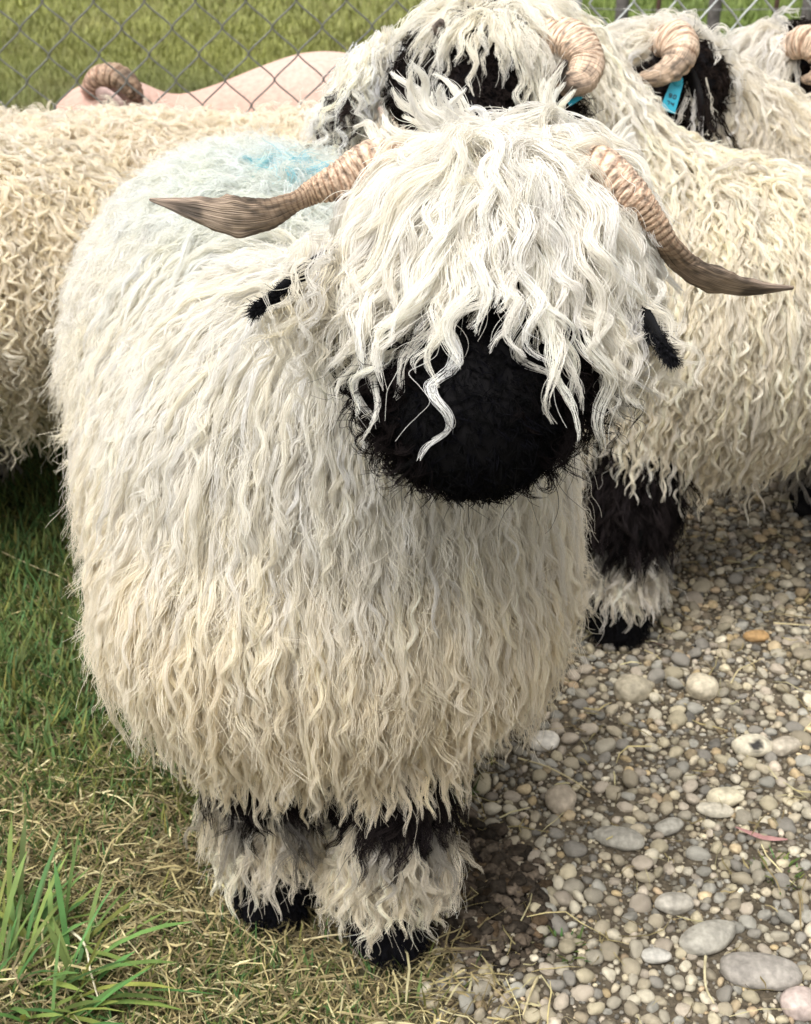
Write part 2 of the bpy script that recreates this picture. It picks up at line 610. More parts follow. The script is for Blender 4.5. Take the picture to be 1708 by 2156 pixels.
class Sheep:
    def __init__(self, base, label, shape, cream=CREAM, group='woolly sheep in the pen', h=0.014, name='sheep'):
        self.root = empty(name, base)
        tag(self.root, label, 'sheep', group)
        self.sh, self.cream = shape, np.array(cream)
        self.V, self.Q = shape.mesh(h)
        self.tg = None

    def body(self, colours, mat=M_SKIN):
        tg = self.sh.tags(self.V)
        col = np.zeros((len(self.V), 3))
        for k in set(tg):
            col[tg == k] = colours[k]
        self.body_ob = mesh_obj('body', self.V, self.Q, mat, col, self.root)

    def roots(self, tags, density, back=-0.35, cond=None, mx=1.5):
        p, area = sample(self.V, self.Q, 10)
        p, area = sample(self.V, self.Q, int(area * density))
        tg = self.sh.tags(p)
        p = p[np.isin(tg, tags)]
        n = self.sh.grad(p)
        ok = seen(p, n, back, mx)
        if cond is not None:
            ok &= cond(p, n)
        return p[ok], n[ok]

    def lock_cols(self, N, m, base, var=0.10, warm=0.05, p=None):
        b = np.broadcast_to(base, (N, 3)) if np.ndim(base) == 1 else base
        v = 1 + var * np.clip(N_(size=(N, 1)), -2, 1.5)
        w = np.clip(N_(size=(N, 1)), -2, 2) * warm
        c = b * v * np.concatenate([1 + 0.3 * w, np.ones_like(w), 1 - w], 1)
        c = np.repeat(c, m, 0) * (1 + 0.06 * N_(size=(N * m, 1)))
        return np.clip(c, 0.003, 0.94)

    def fleece(self, name, tags, density, L, lv, K, m, r0, r1, amp, lam, hgt, rad, lift=1.0, base=None, back=-0.35, flow=None, cond=None,
               gw=0.6, jit=0.25, frizz=0.003, ell=0.5, mat=None, colfn=None, curl=0.0, fly=0.05, flyr=0.012, grav=0.35, var=0.045, warm=0.03, lenvar=0.3, shape=0.7, mx=1.5, Lfn=None):
        p, n = self.roots(tags, density, back, cond, mx)
        if len(p) == 0:
            return None
        N = len(p)
        Ls = L * (1 - lv + 2 * lv * R(N))
        if Lfn is not None:
            Ls = Ls * Lfn(p, n)
        hh = hgt * (0.15 + 0.85 * R(N))
        G = guides(self.sh, p, n, Ls, K, lift * (0.6 + 0.8 * R(N)), hh, flow, gw, jit, grav)
        S = strands(G, n, m, r0 * (0.7 + 0.6 * R(N)), r1, amp * (0.4 + 1.0 * R(N)), lam * (0.7 + 0.8 * R(N) ** 1.5), ell, frizz, lenvar=lenvar, curl=curl, fly=fly, flyr=flyr, shape=shape)
        b = self.cream if base is None else base
        if colfn is not None:
            b = colfn(p, n, np.broadcast_to(b, (N, 3)).copy())
        c = self.lock_cols(N, m, b, var, warm)
        return hair_obj(name, S, hair_r(len(S), K, rad), c, mat or M_WOOL, self.root)

    def horn(self, ctrl, w, th, roll, rings, colours, tipsharp=0.6, up=(0, 0, 1), n=320):
        t = np.linspace(0, 1, len(w))

        def ring(tt, a):
            k = smooth(0.75, 0.45, tt)
            saw = (tt * rings + 0.25 * np.cos(a) + 0.9 * vnoise(np.stack([tt * 16 + 0 * a, np.cos(a) + 0 * tt, np.sin(a) + 0 * tt], -1))) % 1.0
            g = 0.10 * k * (np.sin(np.pi * saw) ** 0.6 - 0.6)
            chip = (0.10 * smooth(0.4, 0.7, tt) + 0.03) * (vnoise(np.stack([tt * 22 + 0 * a, np.cos(a) * 2.5 + 0 * tt, np.sin(a) * 2.5 + 0 * tt], -1)) - 0.5) * 2 + 0.06 * smooth(0.5, 0.7, tt) * (vnoise(np.stack([tt * 70 + 0 * a, np.cos(a) * 5 + 0 * tt, np.sin(a) * 5 + 0 * tt], -1)) - 0.5)
            return 1 + g + chip
        V, F, uv = sweep(ctrl, n, 26, lambda x: np.interp(x, t, w), lambda x: np.interp(x, t, th), lambda x: np.interp(x, np.linspace(0, 1, len(roll)), roll), up, ring, 0.85)
        ct = np.array([np.interp(uv[:, 0], np.linspace(0, 1, len(colours)), np.array(colours)[:, i]) for i in range(3)]).T
        an_ = np.arccos(np.clip(2 * uv[:, 1] - 1, -1, 1))
        saw = (uv[:, 0] * rings + 0.25 * np.cos(an_) + 0.9 * vnoise(np.stack([uv[:, 0] * 16, np.cos(an_), np.sin(an_)], -1))) % 1.0                      # brown grime sits in the grooves between rings
        gr = (smooth(0.22, 0.0, np.minimum(saw, 1 - saw)) * smooth(0.72, 0.45, uv[:, 0]))[:, None]
        ct = ct * (1 + 0.25 * smooth(0.72, 0.45, uv[:, 0])[:, None]) * (1 - 0.62 * gr * A3([0.85, 1.0, 1.1]))
        wx = smooth(0.42, 0.6, uv[:, 0])[:, None]           # weathered, chipped and stained outer half
        st = vnoise(np.stack([uv[:, 0] * 9, uv[:, 1] * 7, 0 * an_ + rings], -1)) * 0.6 + vnoise(np.stack([uv[:, 0] * 30, uv[:, 1] * 16, 0 * an_], -1)) * 0.4
        ct = ct * (1 - wx) + ct * (0.35 + 1.25 * smooth(0.3, 0.68, st))[:, None] * wx
        return mesh_obj('horn', V, F, M_HORN, ct, self.root, uv=uv)

    def ear(self, ctrl, w, th, col, up=(0, 0, 1), roll=(0, 0)):
        t = np.linspace(0, 1, len(w))
        V, F, uv = sweep(ctrl, 24, 14, lambda x: np.interp(x, t, w), lambda x: np.interp(x, t, th), lambda x: np.interp(x, np.linspace(0, 1, len(roll)), roll), up)
        return mesh_obj('ear', V, F, M_SKIN, col, self.root), V

    def fuzz_on(self, name, V, F, n, L, rad, col, mat=M_DARKHAIR, comb=(0, 0, -1), K=5, curl=0.003):
        """short hairs on any small mesh"""
        q = F[0] if isinstance(F, list) else F
        p, _ = sample(V, q, n)
        c = V.mean(0)
        a, b, cc = (V[q[:, i]] for i in range(3))
        # outward direction from the local axis
        nn = unit(p - c + N_(size=p.shape) * 0.01)
        d = unit(nn * 0.8 + np.array(comb) + N_(size=p.shape) * 0.35)
        t = np.linspace(0, 1, K)
        Ls = L * (0.5 + R(n))
        S = p[:, None] + d[:, None] * (t[None, :] * Ls[:, None])[..., None]
        S = S + (N_(size=(n, 1, 3)) * np.sin(t * 5)[None, :, None] + N_(size=(n, 1, 3)) * (t ** 2)[None, :, None]) * curl
        return hair_obj(name, S, hair_r(n, K, rad), np.clip(np.broadcast_to(col, (n, 3)) * (1 + 0.3 * N_(size=(n, 1))), 0.002, 0.9), mat, self.root)

    def hoof(self, c, yaw=0.0, s=1.0):
        """cloven hoof: two toes"""
        Vs, Qs, k = [], [], 0
        for sx in (-1, 1):
            sh = Shape(0.01)
            sh.cap(c + np.array([sx * 0.014 * s, 0.0, 0.045]), c + np.array([sx * 0.016 * s, -0.022 * s, 0.02]), 0.017 * s, 0.019 * s, 'h')
            V, Q = sh.mesh(0.007)
            V[:, 2] = np.maximum(V[:, 2], c[2] + 0.002)
            Vs.append(V)
            Qs.append(Q + k)
            k += len(V)
        return mesh_obj('hoof', np.vstack(Vs), np.vstack(Qs), M_SKIN, (0.012, 0.011, 0.011), self.root)


def leg(sh, top, knee, foot, r=(0.06, 0.036, 0.028)):
    sh.cap(top, knee, r[0], r[1], 'thigh')
    sh.cap(knee, foot + np.array([0, 0.005, 0.06]), r[1] * 0.95, r[2], 'shank')
    sh.cap(foot + np.array([0, 0.005, 0.06]), foot + np.array([0, -0.01, 0.03]), r[2] * 1.05, r[2] * 1.1, 'foot')


# ------------------------------------------------------------------ ground
def gz(x, y):
    x, y = np.asarray(x, float), np.asarray(y, float)
    z = 0.016 * (noise2(x, y, 3.1) - 0.5) + 0.008 * (noise2(x, y, 9.0, 5) - 0.5)
    return z + 0.25 * (noise2(x, y, 0.13, 9) - 0.5) * smooth(6, 25, np.hypot(x, y))


def on_ground(px, py):
    D = 1.0
    for _ in range(12):
        p = P(px, py, 1.0)
        dirv = p - CAM
        zz = float(gz(np.array([p[0] * D]), np.array([D]))[0])
        D = (zz - H) / dirv[2]
    q = CAM + dirv * D
    return q


def gravel_mask(x, y):
    """metres into the gravel (positive) from its ragged edge"""
    edge = 0.035 + 0.10 * (y - 1.0) + 0.07 * (noise2(x, y, 7, 2) - 0.5) + 0.04 * (noise2(x, y, 25, 3) - 0.5)
    return np.minimum(x - edge, 2.62 + 0.2 * x - y)


def dirt_mask(x, y):
    d = np.hypot((x - 0.085) / 0.085, (y - 1.17) / 0.13) + 0.9 * (noise2(x, y, 14, 8) - 0.5)
    return smooth(1.15, 0.6, d)


def spread_axis(lo, hi, h, far, g=1.25):
    a = list(np.arange(lo, hi, h))
    s = h
    while a[-1] < far:
        s *= g
        a.append(a[-1] + s)
    s = h
    while a[0] > -far:
        s *= g
        a.insert(0, a[0] - s)
    return np.array(a)


def grid_mesh(xs, ys):
    X, Y = np.meshgrid(xs, ys)
    n, m = X.shape
    i = np.arange(n * m).reshape(n, m)
    Q = np.stack([i[:-1, :-1], i[:-1, 1:], i[1:, 1:], i[1:, :-1]], -1).reshape(-1, 4)
    return X.ravel(), Y.ravel(), Q


def field_colour(x, y):
    """turf: fresh green, darker band, dry worn patch by the fence"""
    n1, n2, n3 = noise2(x, y, 1.1, 11), noise2(x, y, 3.3, 12), noise2(x, y, 8, 13)
    fresh = np.array([0.215, 0.225, 0.068])
    deep = np.array([0.105, 0.120, 0.048])
    dry = np.array([0.19, 0.16, 0.075])
    f = np.clip(0.25 + 0.6 * smooth(5.0, 7.5, y + 1.5 * (n1 - 0.5)) + 0.6 * (n2 - 0.5), 0, 1)[:, None]
    c = deep * (1 - f) + fresh * f
    w = smooth(1.0, 0.35, np.hypot((x + 0.25) / 0.9, (y - 4.6) / 1.0) + 0.8 * (n3 - 0.5)) * 0.9
    w = np.maximum(w, 0.35 * smooth(0.55, 0.8, n3))
    w = w * (1 - 0.75 * smooth(0.3, 0.9, x))
    g = smooth(0.3, 1.0, x)[:, None]
    c = c * (1 - 0.5 * g) + np.array([0.05, 0.12, 0.02]) * 0.5 * g
    return c * (1 - w[:, None]) + dry * w[:, None]


xs = spread_axis(-1.0, 1.3, 0.022, 90)
ys = spread_axis(0.5, 3.2, 0.022, 90)
gx, gy, gq = grid_mesh(xs, ys)
gcol = field_colour(gx, gy) * 0.75
near = (smooth(2.9, 2.5, gy) * smooth(-3, -1.5, gx))[:, None]
gcol = gcol * (1 - near) + np.array([0.075, 0.068, 0.036]) * near
ground = mesh_obj('ground', np.stack([gx, gy, gz(gx, gy)], 1), gq, M_SOIL, gcol)
tag(ground, 'earth under the turf', kind='structure')

px_, py_, pq = grid_mesh(np.arange(-0.2, 1.5, 0.0125), np.arange(0.45, 3.0, 0.0125))
gm = gravel_mask(px_, py_)
dm = dirt_mask(px_, py_)
pz = gz(px_, py_) + np.clip(gm * 0.25, -0.02, 0.007) + 0.006 * (noise2(px_, py_, 40, 4) - 0.5)
pz = pz + dm * (0.016 * (noise2(px_, py_, 30, 6) - 0.35) + 0.022 * (noise2(px_, py_, 75, 7) - 0.4))
keep = (gm > -0.03)[pq].all(1)
pcol = np.array([0.095, 0.078, 0.055]) * (0.7 + 0.6 * noise2(px_, py_, 60, 15))[:, None]
pcol = pcol * (1 - 0.6 * dm[:, None]) + np.array([0.055, 0.043, 0.032]) * 0.6 * dm[:, None]
used = np.unique(pq[keep])
remap = -np.ones(len(px_), int)
remap[used] = np.arange(len(used))
path = mesh_obj('gravel_path', np.stack([px_, py_, pz], 1)[used], remap[pq[keep]], M_SOIL, pcol[used])
tag(path, 'pale pebbly gravel path to the right of the grass', kind='structure')

# ------------------------------------------------------------------ pebbles
import bmesh


def ico(sub):
    bm = bmesh.new()
    bmesh.ops.create_icosphere(bm, subdivisions=sub, radius=1.0)
    V = np.array([v.co[:] for v in bm.verts])
    F = np.array([[v.index for v in f.verts] for f in bm.faces])
    bm.free()
    return V, F


def pebble_shape(sub, flat, seed, rough=0.30):
    V, F = ico(sub)
    r = 1 + rough * (vnoise(V * 0.9 + seed * 7.3) - 0.5) * 2 + rough * 0.4 * (vnoise(V * 2.2 + seed * 3.1) - 0.5) * 2
    V = V * r[:, None]
    V = np.sign(V) * np.abs(V) ** 0.93
    return V * np.array(flat), F


STONES = 0.95 * np.array([1.0, 0.98, 0.92]) * np.array([[0.36, 0.33, 0.27], [0.43, 0.38, 0.29], [0.30, 0.29, 0.26], [0.50, 0.46, 0.37], [0.25, 0.235, 0.21], [0.40, 0.35, 0.29], [0.46, 0.41, 0.30], [0.34, 0.30, 0.23]])


def rot_z(a):
    c, s = np.cos(a), np.sin(a)
    M = np.zeros((len(a), 3, 3))
    M[:, 0, 0], M[:, 0, 1], M[:, 1, 0], M[:, 1, 1], M[:, 2, 2] = c, -s, s, c, 1
    return M


def path_height(x, y):
    gm_ = gravel_mask(x, y)
    dm_ = dirt_mask(x, y)
    return gz(x, y) + np.clip(gm_ * 0.25, -0.02, 0.007) + dm_ * 0.008


def candidates(n):
    x, y = -0.1 + 1.25 * R(n * 3), 0.62 + 2.3 * R(n * 3)
    s = project(np.stack([x, y, 0 * x], 1))
    ok = (np.abs(s[:, 0]) < 1.22) & (np.abs(s[:, 1]) < 1.2) & (gravel_mask(x, y) + 0.03 * N_(size=len(x)) > 0.0) & (R(len(x)) > dirt_mask(x, y) * 0.86)
    return x[ok][:n], y[ok][:n]


BIG = [  # px, py, half width px, half height px, turn, colour, label
    (1330, 1456, 41, 38, 0.4, (0.42, 0.37, 0.27), 'round buff stone in the gravel, left of a pair of like size'),
    (1478, 1450, 38, 36, 1.2, (0.52, 0.46, 0.34), 'round pale cream stone in the gravel, right of a pair of like size'),
    (1145, 1566, 33, 26, 0.2, (0.62, 0.58, 0.50), 'whitish stone beside the fleece hem of the front sheep'),
    (1583, 1576, 42, 30, 0.1, (0.56, 0.51, 0.39), 'broad cream stone with a dark dirt mark, upper right gravel'),
    (1652, 1578, 38, 24, 0.5, (0.42, 0.37, 0.29), 'tan stone touching the broad cream stone at its right'),
    (1526, 1684, 40, 26, 0.0, (0.56, 0.50, 0.36), 'smooth yellowish stone above an oval one, middle of gravel'),
    (1502, 1712, 38, 18, 3.0, (0.47, 0.43, 0.34), 'flat oval stone tucked under the smooth yellowish one'),
    (1409, 1748, 34, 20, 0.45, (0.33, 0.31, 0.26), 'grey egg-shaped stone tilted upwards to the right'),
    (1302, 1772, 55, 27, 2.75, (0.32, 0.30, 0.25), 'long grey stone shaped like a bone in the gravel'),
    (1180, 1690, 36, 34, 1.3, (0.38, 0.32, 0.24), 'tan stone half hidden near the hem of the front sheep'),
    (1488, 1980, 66, 34, 0.45, (0.33, 0.31, 0.26), 'long sloping grey stone with a small pebble on its end'),
    (1604, 2056, 82, 28, 2.95, (0.29, 0.265, 0.23), 'longest dark grey stone near the bottom right corner'),
    (1682, 2118, 36, 42, 1.4, (0.43, 0.35, 0.31), 'pinkish stone cut off by the lower right edge'),
    (1418, 1908, 40, 26, 0.1, (0.40, 0.37, 0.31), 'pale grey stone right of the dark dirt patch'),
    (1590, 1346, 28, 17, 0.2, (0.40, 0.25, 0.11), 'rusty orange stone near the right edge of the path'),
    (1382, 2020, 33, 20, 0.0, (0.42, 0.40, 0.35), 'light grey oval stone left of the long sloping stone'),
]
sx, sy, sr = [], [], []
big_objs = []
for i, (qx, qy, hw, hh, a, c, lab) in enumerate(BIG):
    g = on_ground(qx, qy + hh * 0.55)
    d = project(g[None])[0, 2]
    w = hw * d * TH / 854
    hgt = max(hh, 0.45 * hw) * d * TH / 854
    V, F = pebble_shape(4, (w, max(hgt * 0.95, 0.55 * w), hgt * 0.72), i + 40, 0.16)
    V = V @ rot_z(np.array([a]))[0].T
    colr = np.array(c) * (0.8 + 0.4 * vnoise(V * 90 + i))[:, None]
    if 'dirt mark' in lab:
        k = smooth(0.012, 0.006, np.linalg.norm(V - np.array([0.002, -0.012, V[:, 2].max() * 0.75]), axis=1) + 0.008 * (vnoise(V * 300) - 0.5))[:, None]
        colr = colr * (1 - k) + np.array([0.03, 0.028, 0.025]) * k
    o = bpy.data.objects.new('stone', mesh_data('stone', V, F, M_STONE, colr))
    o.location = (g[0], g[1] + hgt * 0.25, g[2] + 0.007 + hgt * 0.40)
    tag(link(o), lab, 'stone', 'larger stones lying on the gravel')
    sx.append(g[0]); sy.append(g[1] + hgt * 0.25); sr.append(w * 0.85)

# dart-thrown pebbles, large to small
cell = 0.03
buckets = {}


def put(x, y, r, k=0.72):
    ci, cj = int(x / cell), int(y / cell)
    for a in (-1, 0, 1):
        for b in (-1, 0, 1):
            for (u, v, q) in buckets.get((ci + a, cj + b), ()):
                if (u - x) ** 2 + (v - y) ** 2 < (k * (q + r)) ** 2:
                    return False
    buckets.setdefault((ci, cj), []).append((x, y, r))
    return True


for x, y, r in zip(sx, sy, sr):
    for ox in np.arange(-1, 1.01, 0.5):
        for oy in np.arange(-1, 1.01, 0.5):
            if ox * ox + oy * oy <= 1.1:
                buckets.setdefault((int((x + ox * r * .7) / cell), int((y + oy * r * .7) / cell)), []).append((x + ox * r * .7, y + oy * r * .7, r * 0.35))
peb = []
for n, r0, r1 in ((200, 0.0115, 0.017), (3600, 0.0082, 0.0122), (9000, 0.0055, 0.0085), (24000, 0.0032, 0.0055)):
    x, y = candidates(n)
    rr = r0 + (r1 - r0) * R(len(x)) ** 1.6
    for a, b, c in zip(x, y, rr):
        if put(a, b, c):
            peb.append((a, b, c))
peb = np.array(peb)
scr = peb[:, 2] / project(np.stack([peb[:, 0], peb[:, 1], 0 * peb[:, 0]], 1))[:, 2]
sp = project(np.stack([peb[:, 0], peb[:, 1], 0 * peb[:, 0]], 1))
infr = (np.abs(sp[:, 0]) < 1) & (np.abs(sp[:, 1]) < 1)
order = np.argsort(-(scr * infr))
variants = [pebble_shape(3, (1, 0.72 + 0.2 * R(), 0.5 + 0.16 * R()), i) for i in range(14)]
vmesh = []
for i, (V, F) in enumerate(variants):
    for j in range(5):
        c = STONES[(i + 3 * j) % 8] * (0.75 + 0.5 * R())
        vmesh.append(mesh_data('pebble', V, F, M_STONE, c * (0.85 + 0.3 * vnoise(V * 2.5 + j))[:, None]))
for k in order[:300]:
    x, y, r = peb[k]
    o = bpy.data.objects.new('pebble', vmesh[rng.integers(len(vmesh))])
    o.location = (x, y, float(path_height(np.array([x]), np.array([y]))[0]) + r * (0.05 + 0.3 * R()))
    o.rotation_euler = (0.3 * N_(), 0.3 * N_(), 6.28 * R())
    o.scale = (r, r, r)
    link(o, path)


def scatter_pebbles(name, rows, sub, parent, cols, sink=0.55, rough=0.36):
    shapes = [pebble_shape(sub, (1, 0.62 + 0.33 * R(), 0.50 + 0.25 * R()), 60 + i, rough) for i in range(12)]
    Vs, Fs, Cs, off = [], [], [], 0
    which = rng.integers(12, size=len(rows))
    for i, (V, F) in enumerate(shapes):
        q = rows[which == i]
        n = len(q)
        if n == 0:
            continue
        tilt = 0.35 * N_(size=(n, 1, 1))
        W = V[None] * q[:, 2][:, None, None]
        W = np.concatenate([W[..., :1], W[..., 1:2] + 0 * W[..., 2:], W[..., 2:] + tilt * W[..., :1] * 0.6], -1)
        W = np.einsum('nij,nvj->nvi', rot_z(6.28 * R(n)), W)
        zz = path_height(q[:, 0], q[:, 1]) + q[:, 2] * (sink * R(n) - 0.18)
        W = W + np.stack([q[:, 0], q[:, 1], zz], 1)[:, None]
        cc = cols[rng.integers(len(cols), size=n)] * (0.45 + 0.9 * R((n, 1))) * np.where(R((n, 1)) < 0.15, np.array([[1.0, 0.88, 0.72]]), 1.0)
        Cs.append(np.repeat(cc, len(V), 0))
        Vs.append(W.reshape(-1, 3))
        Fs.append((F[None] + (np.arange(n) * len(V))[:, None, None] + off).reshape(-1, 3))
        off += n * len(V)
    o = mesh_obj(name, np.vstack(Vs), np.vstack(Fs), M_STONE, np.vstack(Cs), parent)
    o['kind'] = 'stuff'
    return o


rest = peb[order[300:]]
scatter_pebbles('small_pebbles', rest[rest[:, 2] > 0.0055], 2, path, STONES)
fine = rest[rest[:, 2] <= 0.0055]
scatter_pebbles('fine_gravel', fine, 1, path, STONES * 0.95)
gxx, gyy = candidates(15000)
scatter_pebbles('grit', np.stack([gxx, gyy, 0.0014 + 0.0016 * R(len(gxx))], 1), 1, path, STONES * 0.7)
# clods in the trodden dirt
cx, cy_ = 0.085 + 0.08 * N_(size=1400), 1.17 + 0.11 * N_(size=1400)
ok = dirt_mask(cx, cy_) > 0.35
clods = np.stack([cx[ok], cy_[ok], 0.002 + 0.009 * R(ok.sum()) ** 2], 1)
o = scatter_pebbles('dirt_clods', clods, 3, None, np.array([[0.085, 0.066, 0.048], [0.045, 0.036, 0.027], [0.12, 0.095, 0.07]]), 0.9, 0.75)
o.data.materials[0] = M_SOIL
tag(o, 'dark crumbly trodden dirt beside the front hooves', kind='stuff')


# ------------------------------------------------------------------ turf
def blades(pos, h, w, az, lean, bend, col, seg=2, face=None):
    """curved tapering blades: root pos, length h, width w, azimuth az, lean from vertical, extra bend"""
    n = len(pos)
    t = np.linspace(0, 1, seg + 1)
    dirh = np.stack([np.cos(az), np.sin(az), 0 * az], 1)
    side = np.stack([-np.sin(az), np.cos(az), 0 * az], 1)
    if face is not None:
        side = unit(side + face)
    a = lean[:, None] + bend[:, None] * t[None]
    st = h[:, None] / seg
    dz = np.cos(a) * st
    dh = np.sin(a) * st
    z = np.concatenate([np.zeros((n, 1)), np.cumsum(dz[:, :-1], 1)], 1)
    r = np.concatenate([np.zeros((n, 1)), np.cumsum(dh[:, :-1], 1)], 1)
    c = pos[:, None] + dirh[:, None] * r[..., None] + np.array([0, 0, 1.0]) * z[..., None]
    ww = w[:, None] * np.array([0.8] + [1.0] * (seg - 1) + [0.12])[None]
    L = c - side[:, None] * ww[..., None] * 0.5
    Rr = c + side[:, None] * ww[..., None] * 0.5
    V = np.stack([L, Rr], 2).reshape(-1, 3)
    b = (np.arange(n) * (seg + 1) * 2)[:, None, None] + (np.arange(seg) * 2)[None, :, None]
    F = (b + np.array([0, 1, 3, 2])[None, None]).reshape(-1, 4)
    C = np.repeat(col, (seg + 1) * 2, 0)
    return V, F, C


def grass_col(n, kind=0):
    base = [np.array([0.125, 0.17, 0.05]), np.array([0.13, 0.195, 0.05]), np.array([0.05, 0.10, 0.02])][kind]
    v = 0.55 + 0.9 * R((n, 1))
    y = np.clip(0.3 * N_(size=(n, 1)), -0.4, 0.8)
    return np.clip(base * v * np.concatenate([1 + y, 1 + 0.2 * y, np.ones_like(y)], 1), 0.004, 0.6)


STRAW = np.array([[0.46, 0.38, 0.20], [0.36, 0.29, 0.15], [0.27, 0.21, 0.11], [0.55, 0.48, 0.29], [0.20, 0.15, 0.08]])


def straw_col(n):
    return STRAW[rng.integers(5, size=n)] * np.array([0.92, 0.94, 0.86]) * (0.45 + 0.85 * R((n, 1)))


def left_area(n, lo=-0.95, hi=0.25, y0=0.6, y1=2.6):
    x, y = lo + (hi - lo) * R(n), y0 + (y1 - y0) * R(n)
    s = project(np.stack([x, y, 0 * x], 1))
    g = gravel_mask(x, y)
    ok = (np.abs(s[:, 0]) < 1.55) & (np.abs(s[:, 1]) < 1.3) & (g < 0.02 * N_(size=n) - 0.0) & (R(n) > dirt_mask(x, y))
    return x[ok], y[ok]


# green blades: patchy, thick by the left edge and farther back, thin in the hay
x, y = left_area(150000, -1.4)
gd = smooth(0.45, 0.75, noise2(x, y, 5, 21)) * 0.40 + 0.40 * smooth(1.35, 1.75, y) + 0.12 * smooth(-0.25, -0.5, x) + 0.07
okk = R(len(x)) < np.clip(gd, 0.06, 1)
x, y = x[okk], y[okk]
n = len(x)
hh = (0.018 + 0.042 * R(n)) * (0.7 + 0.6 * smooth(1.15, 1.6, y))
V, F, C = blades(np.stack([x, y, gz(x, y) - 0.003], 1), hh, (0.0016 + 0.0018 * R(n)) * (1 + 0.5 * smooth(1.15, 1.6, y)), 6.28 * R(n), 0.15 + 0.6 * R(n), 0.2 + 0.9 * R(n), grass_col(n, 0))
gr = mesh_obj('grass', V, F, M_GRASS, C)
tag(gr, 'short patchy green grass left of the gravel', kind='stuff')

# dry hay lying over it: kinked flat strips
def hay(n, lo, hi, y0, y1, lmin, lmax, wid, zmax, cond=None, edge=0.02):
    x, y = lo + (hi - lo) * R(n), y0 + (y1 - y0) * R(n)
    s = project(np.stack([x, y, 0 * x], 1))
    ok = (np.abs(s[:, 0]) < 1.55) & (np.abs(s[:, 1]) < 1.3)
    if cond is not None:
        ok &= cond(x, y)
    x, y = x[ok], y[ok]
    n = len(x)
    L = lmin + (lmax - lmin) * R(n) ** 2
    az = 6.28 * R(n)
    K = 5
    pts = np.zeros((n, K, 3))
    p = np.stack([x, y, gz(x, y) + 0.002 + zmax * R(n) ** 1.7], 1)
    el = 0.25 * N_(size=n)
    pts[:, 0] = p
    for k in range(1, K):
        az = az + 0.22 * N_(size=n) + (R(n) < 0.12) * N_(size=n) * 0.9
        el = 0.6 * el + 0.18 * N_(size=n) - 0.05
        st = (L / (K - 1))[:, None]
        p = p + st * np.stack([np.cos(az) * np.cos(el), np.sin(az) * np.cos(el), np.sin(el)], 1)
        p[:, 2] = np.maximum(p[:, 2], gz(p[:, 0], p[:, 1]) + 0.002)
        pts[:, k] = p
    T = unit(np.gradient(pts, axis=1))
    up = unit(np.array([0, 0, 1.0]) + 0.7 * N_(size=(n, 1, 3)))
    S = unit(np.cross(T, up))
    w = wid * (0.5 + R(n))[:, None] * np.array([0.7, 1, 1, 0.9, 0.3])[None]
    V = np.stack([pts - S * w[..., None], pts + S * w[..., None]], 2).reshape(-1, 3)
    b = (np.arange(n) * K * 2)[:, None, None] + (np.arange(K - 1) * 2)[None, :, None]
    F = (b + np.array([0, 1, 3, 2])[None, None]).reshape(-1, 4)
    return V, F, np.repeat(straw_col(n), K * 2, 0)


def hay_where(x, y):
    d = gravel_mask(x, y)
    m = smooth(0.06, -0.05, d) * (0.6 + 0.6 * smooth(1.9, 1.4, y)) * (0.35 + 0.9 * noise2(x, y, 6, 31))
    m = np.maximum(m, 0.9 * smooth(1.12, 1.0, y) * smooth(0.12, -0.02, d))
    return R(len(x)) < np.clip(m, 0, 1)


V, F, C = hay(75000, -1.2, 0.3, 0.6, 2.3, 0.015, 0.085, 0.0009, 0.022, hay_where)
ho = mesh_obj('hay', V, F, M_STRAW, C)
tag(ho, 'dry straw and cut hay strewn over the grass', kind='stuff')
V, F, C = hay(1000, 0.0, 1.0, 0.7, 2.4, 0.02, 0.09, 0.0008, 0.012, lambda x, y: gravel_mask(x, y) > 0)
so = mesh_obj('straw', V + np.array([0, 0, 0.012]), F, M_STRAW, C)
tag(so, 'loose straw bits scattered on the gravel', kind='stuff')

# far field beyond the fence
def field(n, y0, y1, hmin, hmax, w):
    y = y0 + (y1 - y0) * R(n) ** 0.9
    x = (R(n) * 2 - 1) * (0.58 * y + 0.5)
    okk = gravel_mask(x, y) < 0.0
    x, y = x[okk], y[okk]
    n = len(x)
    c = field_colour(x, y) * (0.75 + 0.9 * R((n, 1)))
    return blades(np.stack([x, y, gz(x, y) - 0.005], 1), hmin + (hmax - hmin) * R(n), w * (0.6 + 0.8 * R(n)), 6.28 * R(n), 0.1 + 0.6 * R(n), 0.2 + 0.8 * R(n), c)


V, F, C = field(115000, 2.5, 8.0, 0.025, 0.065, 0.005)
V2, F2, C2 = field(75000, 7.0, 17.0, 0.04, 0.08, 0.011)
fo = mesh_obj('meadow_grass', np.vstack([V, V2]), np.vstack([F, F2 + len(V)]), M_GRASS, np.vstack([C, C2]))
tag(fo, 'mown green meadow beyond the fence', kind='stuff')


# lush tuft in the corner and small weeds
def tuft(name, label, cat, cx, cy, n, rad, h, w, kind, lean=0.5, group=None):
    a = 6.28 * R(n)
    r = rad * np.sqrt(R(n))
    x, y = cx + r * np.cos(a), cy + r * np.sin(a)
    V, F, C = blades(np.stack([x, y, gz(x, y) - 0.004], 1), h * (0.45 + 0.7 * R(n)), w * (0.6 + 0.8 * R(n)), a + 0.9 * N_(size=n), lean * (0.3 + 1.1 * R(n)), 0.3 + 0.9 * R(n), grass_col(n, kind), seg=5)
    return tag(mesh_obj(name, V, F, M_GRASS, C), label, cat, group)


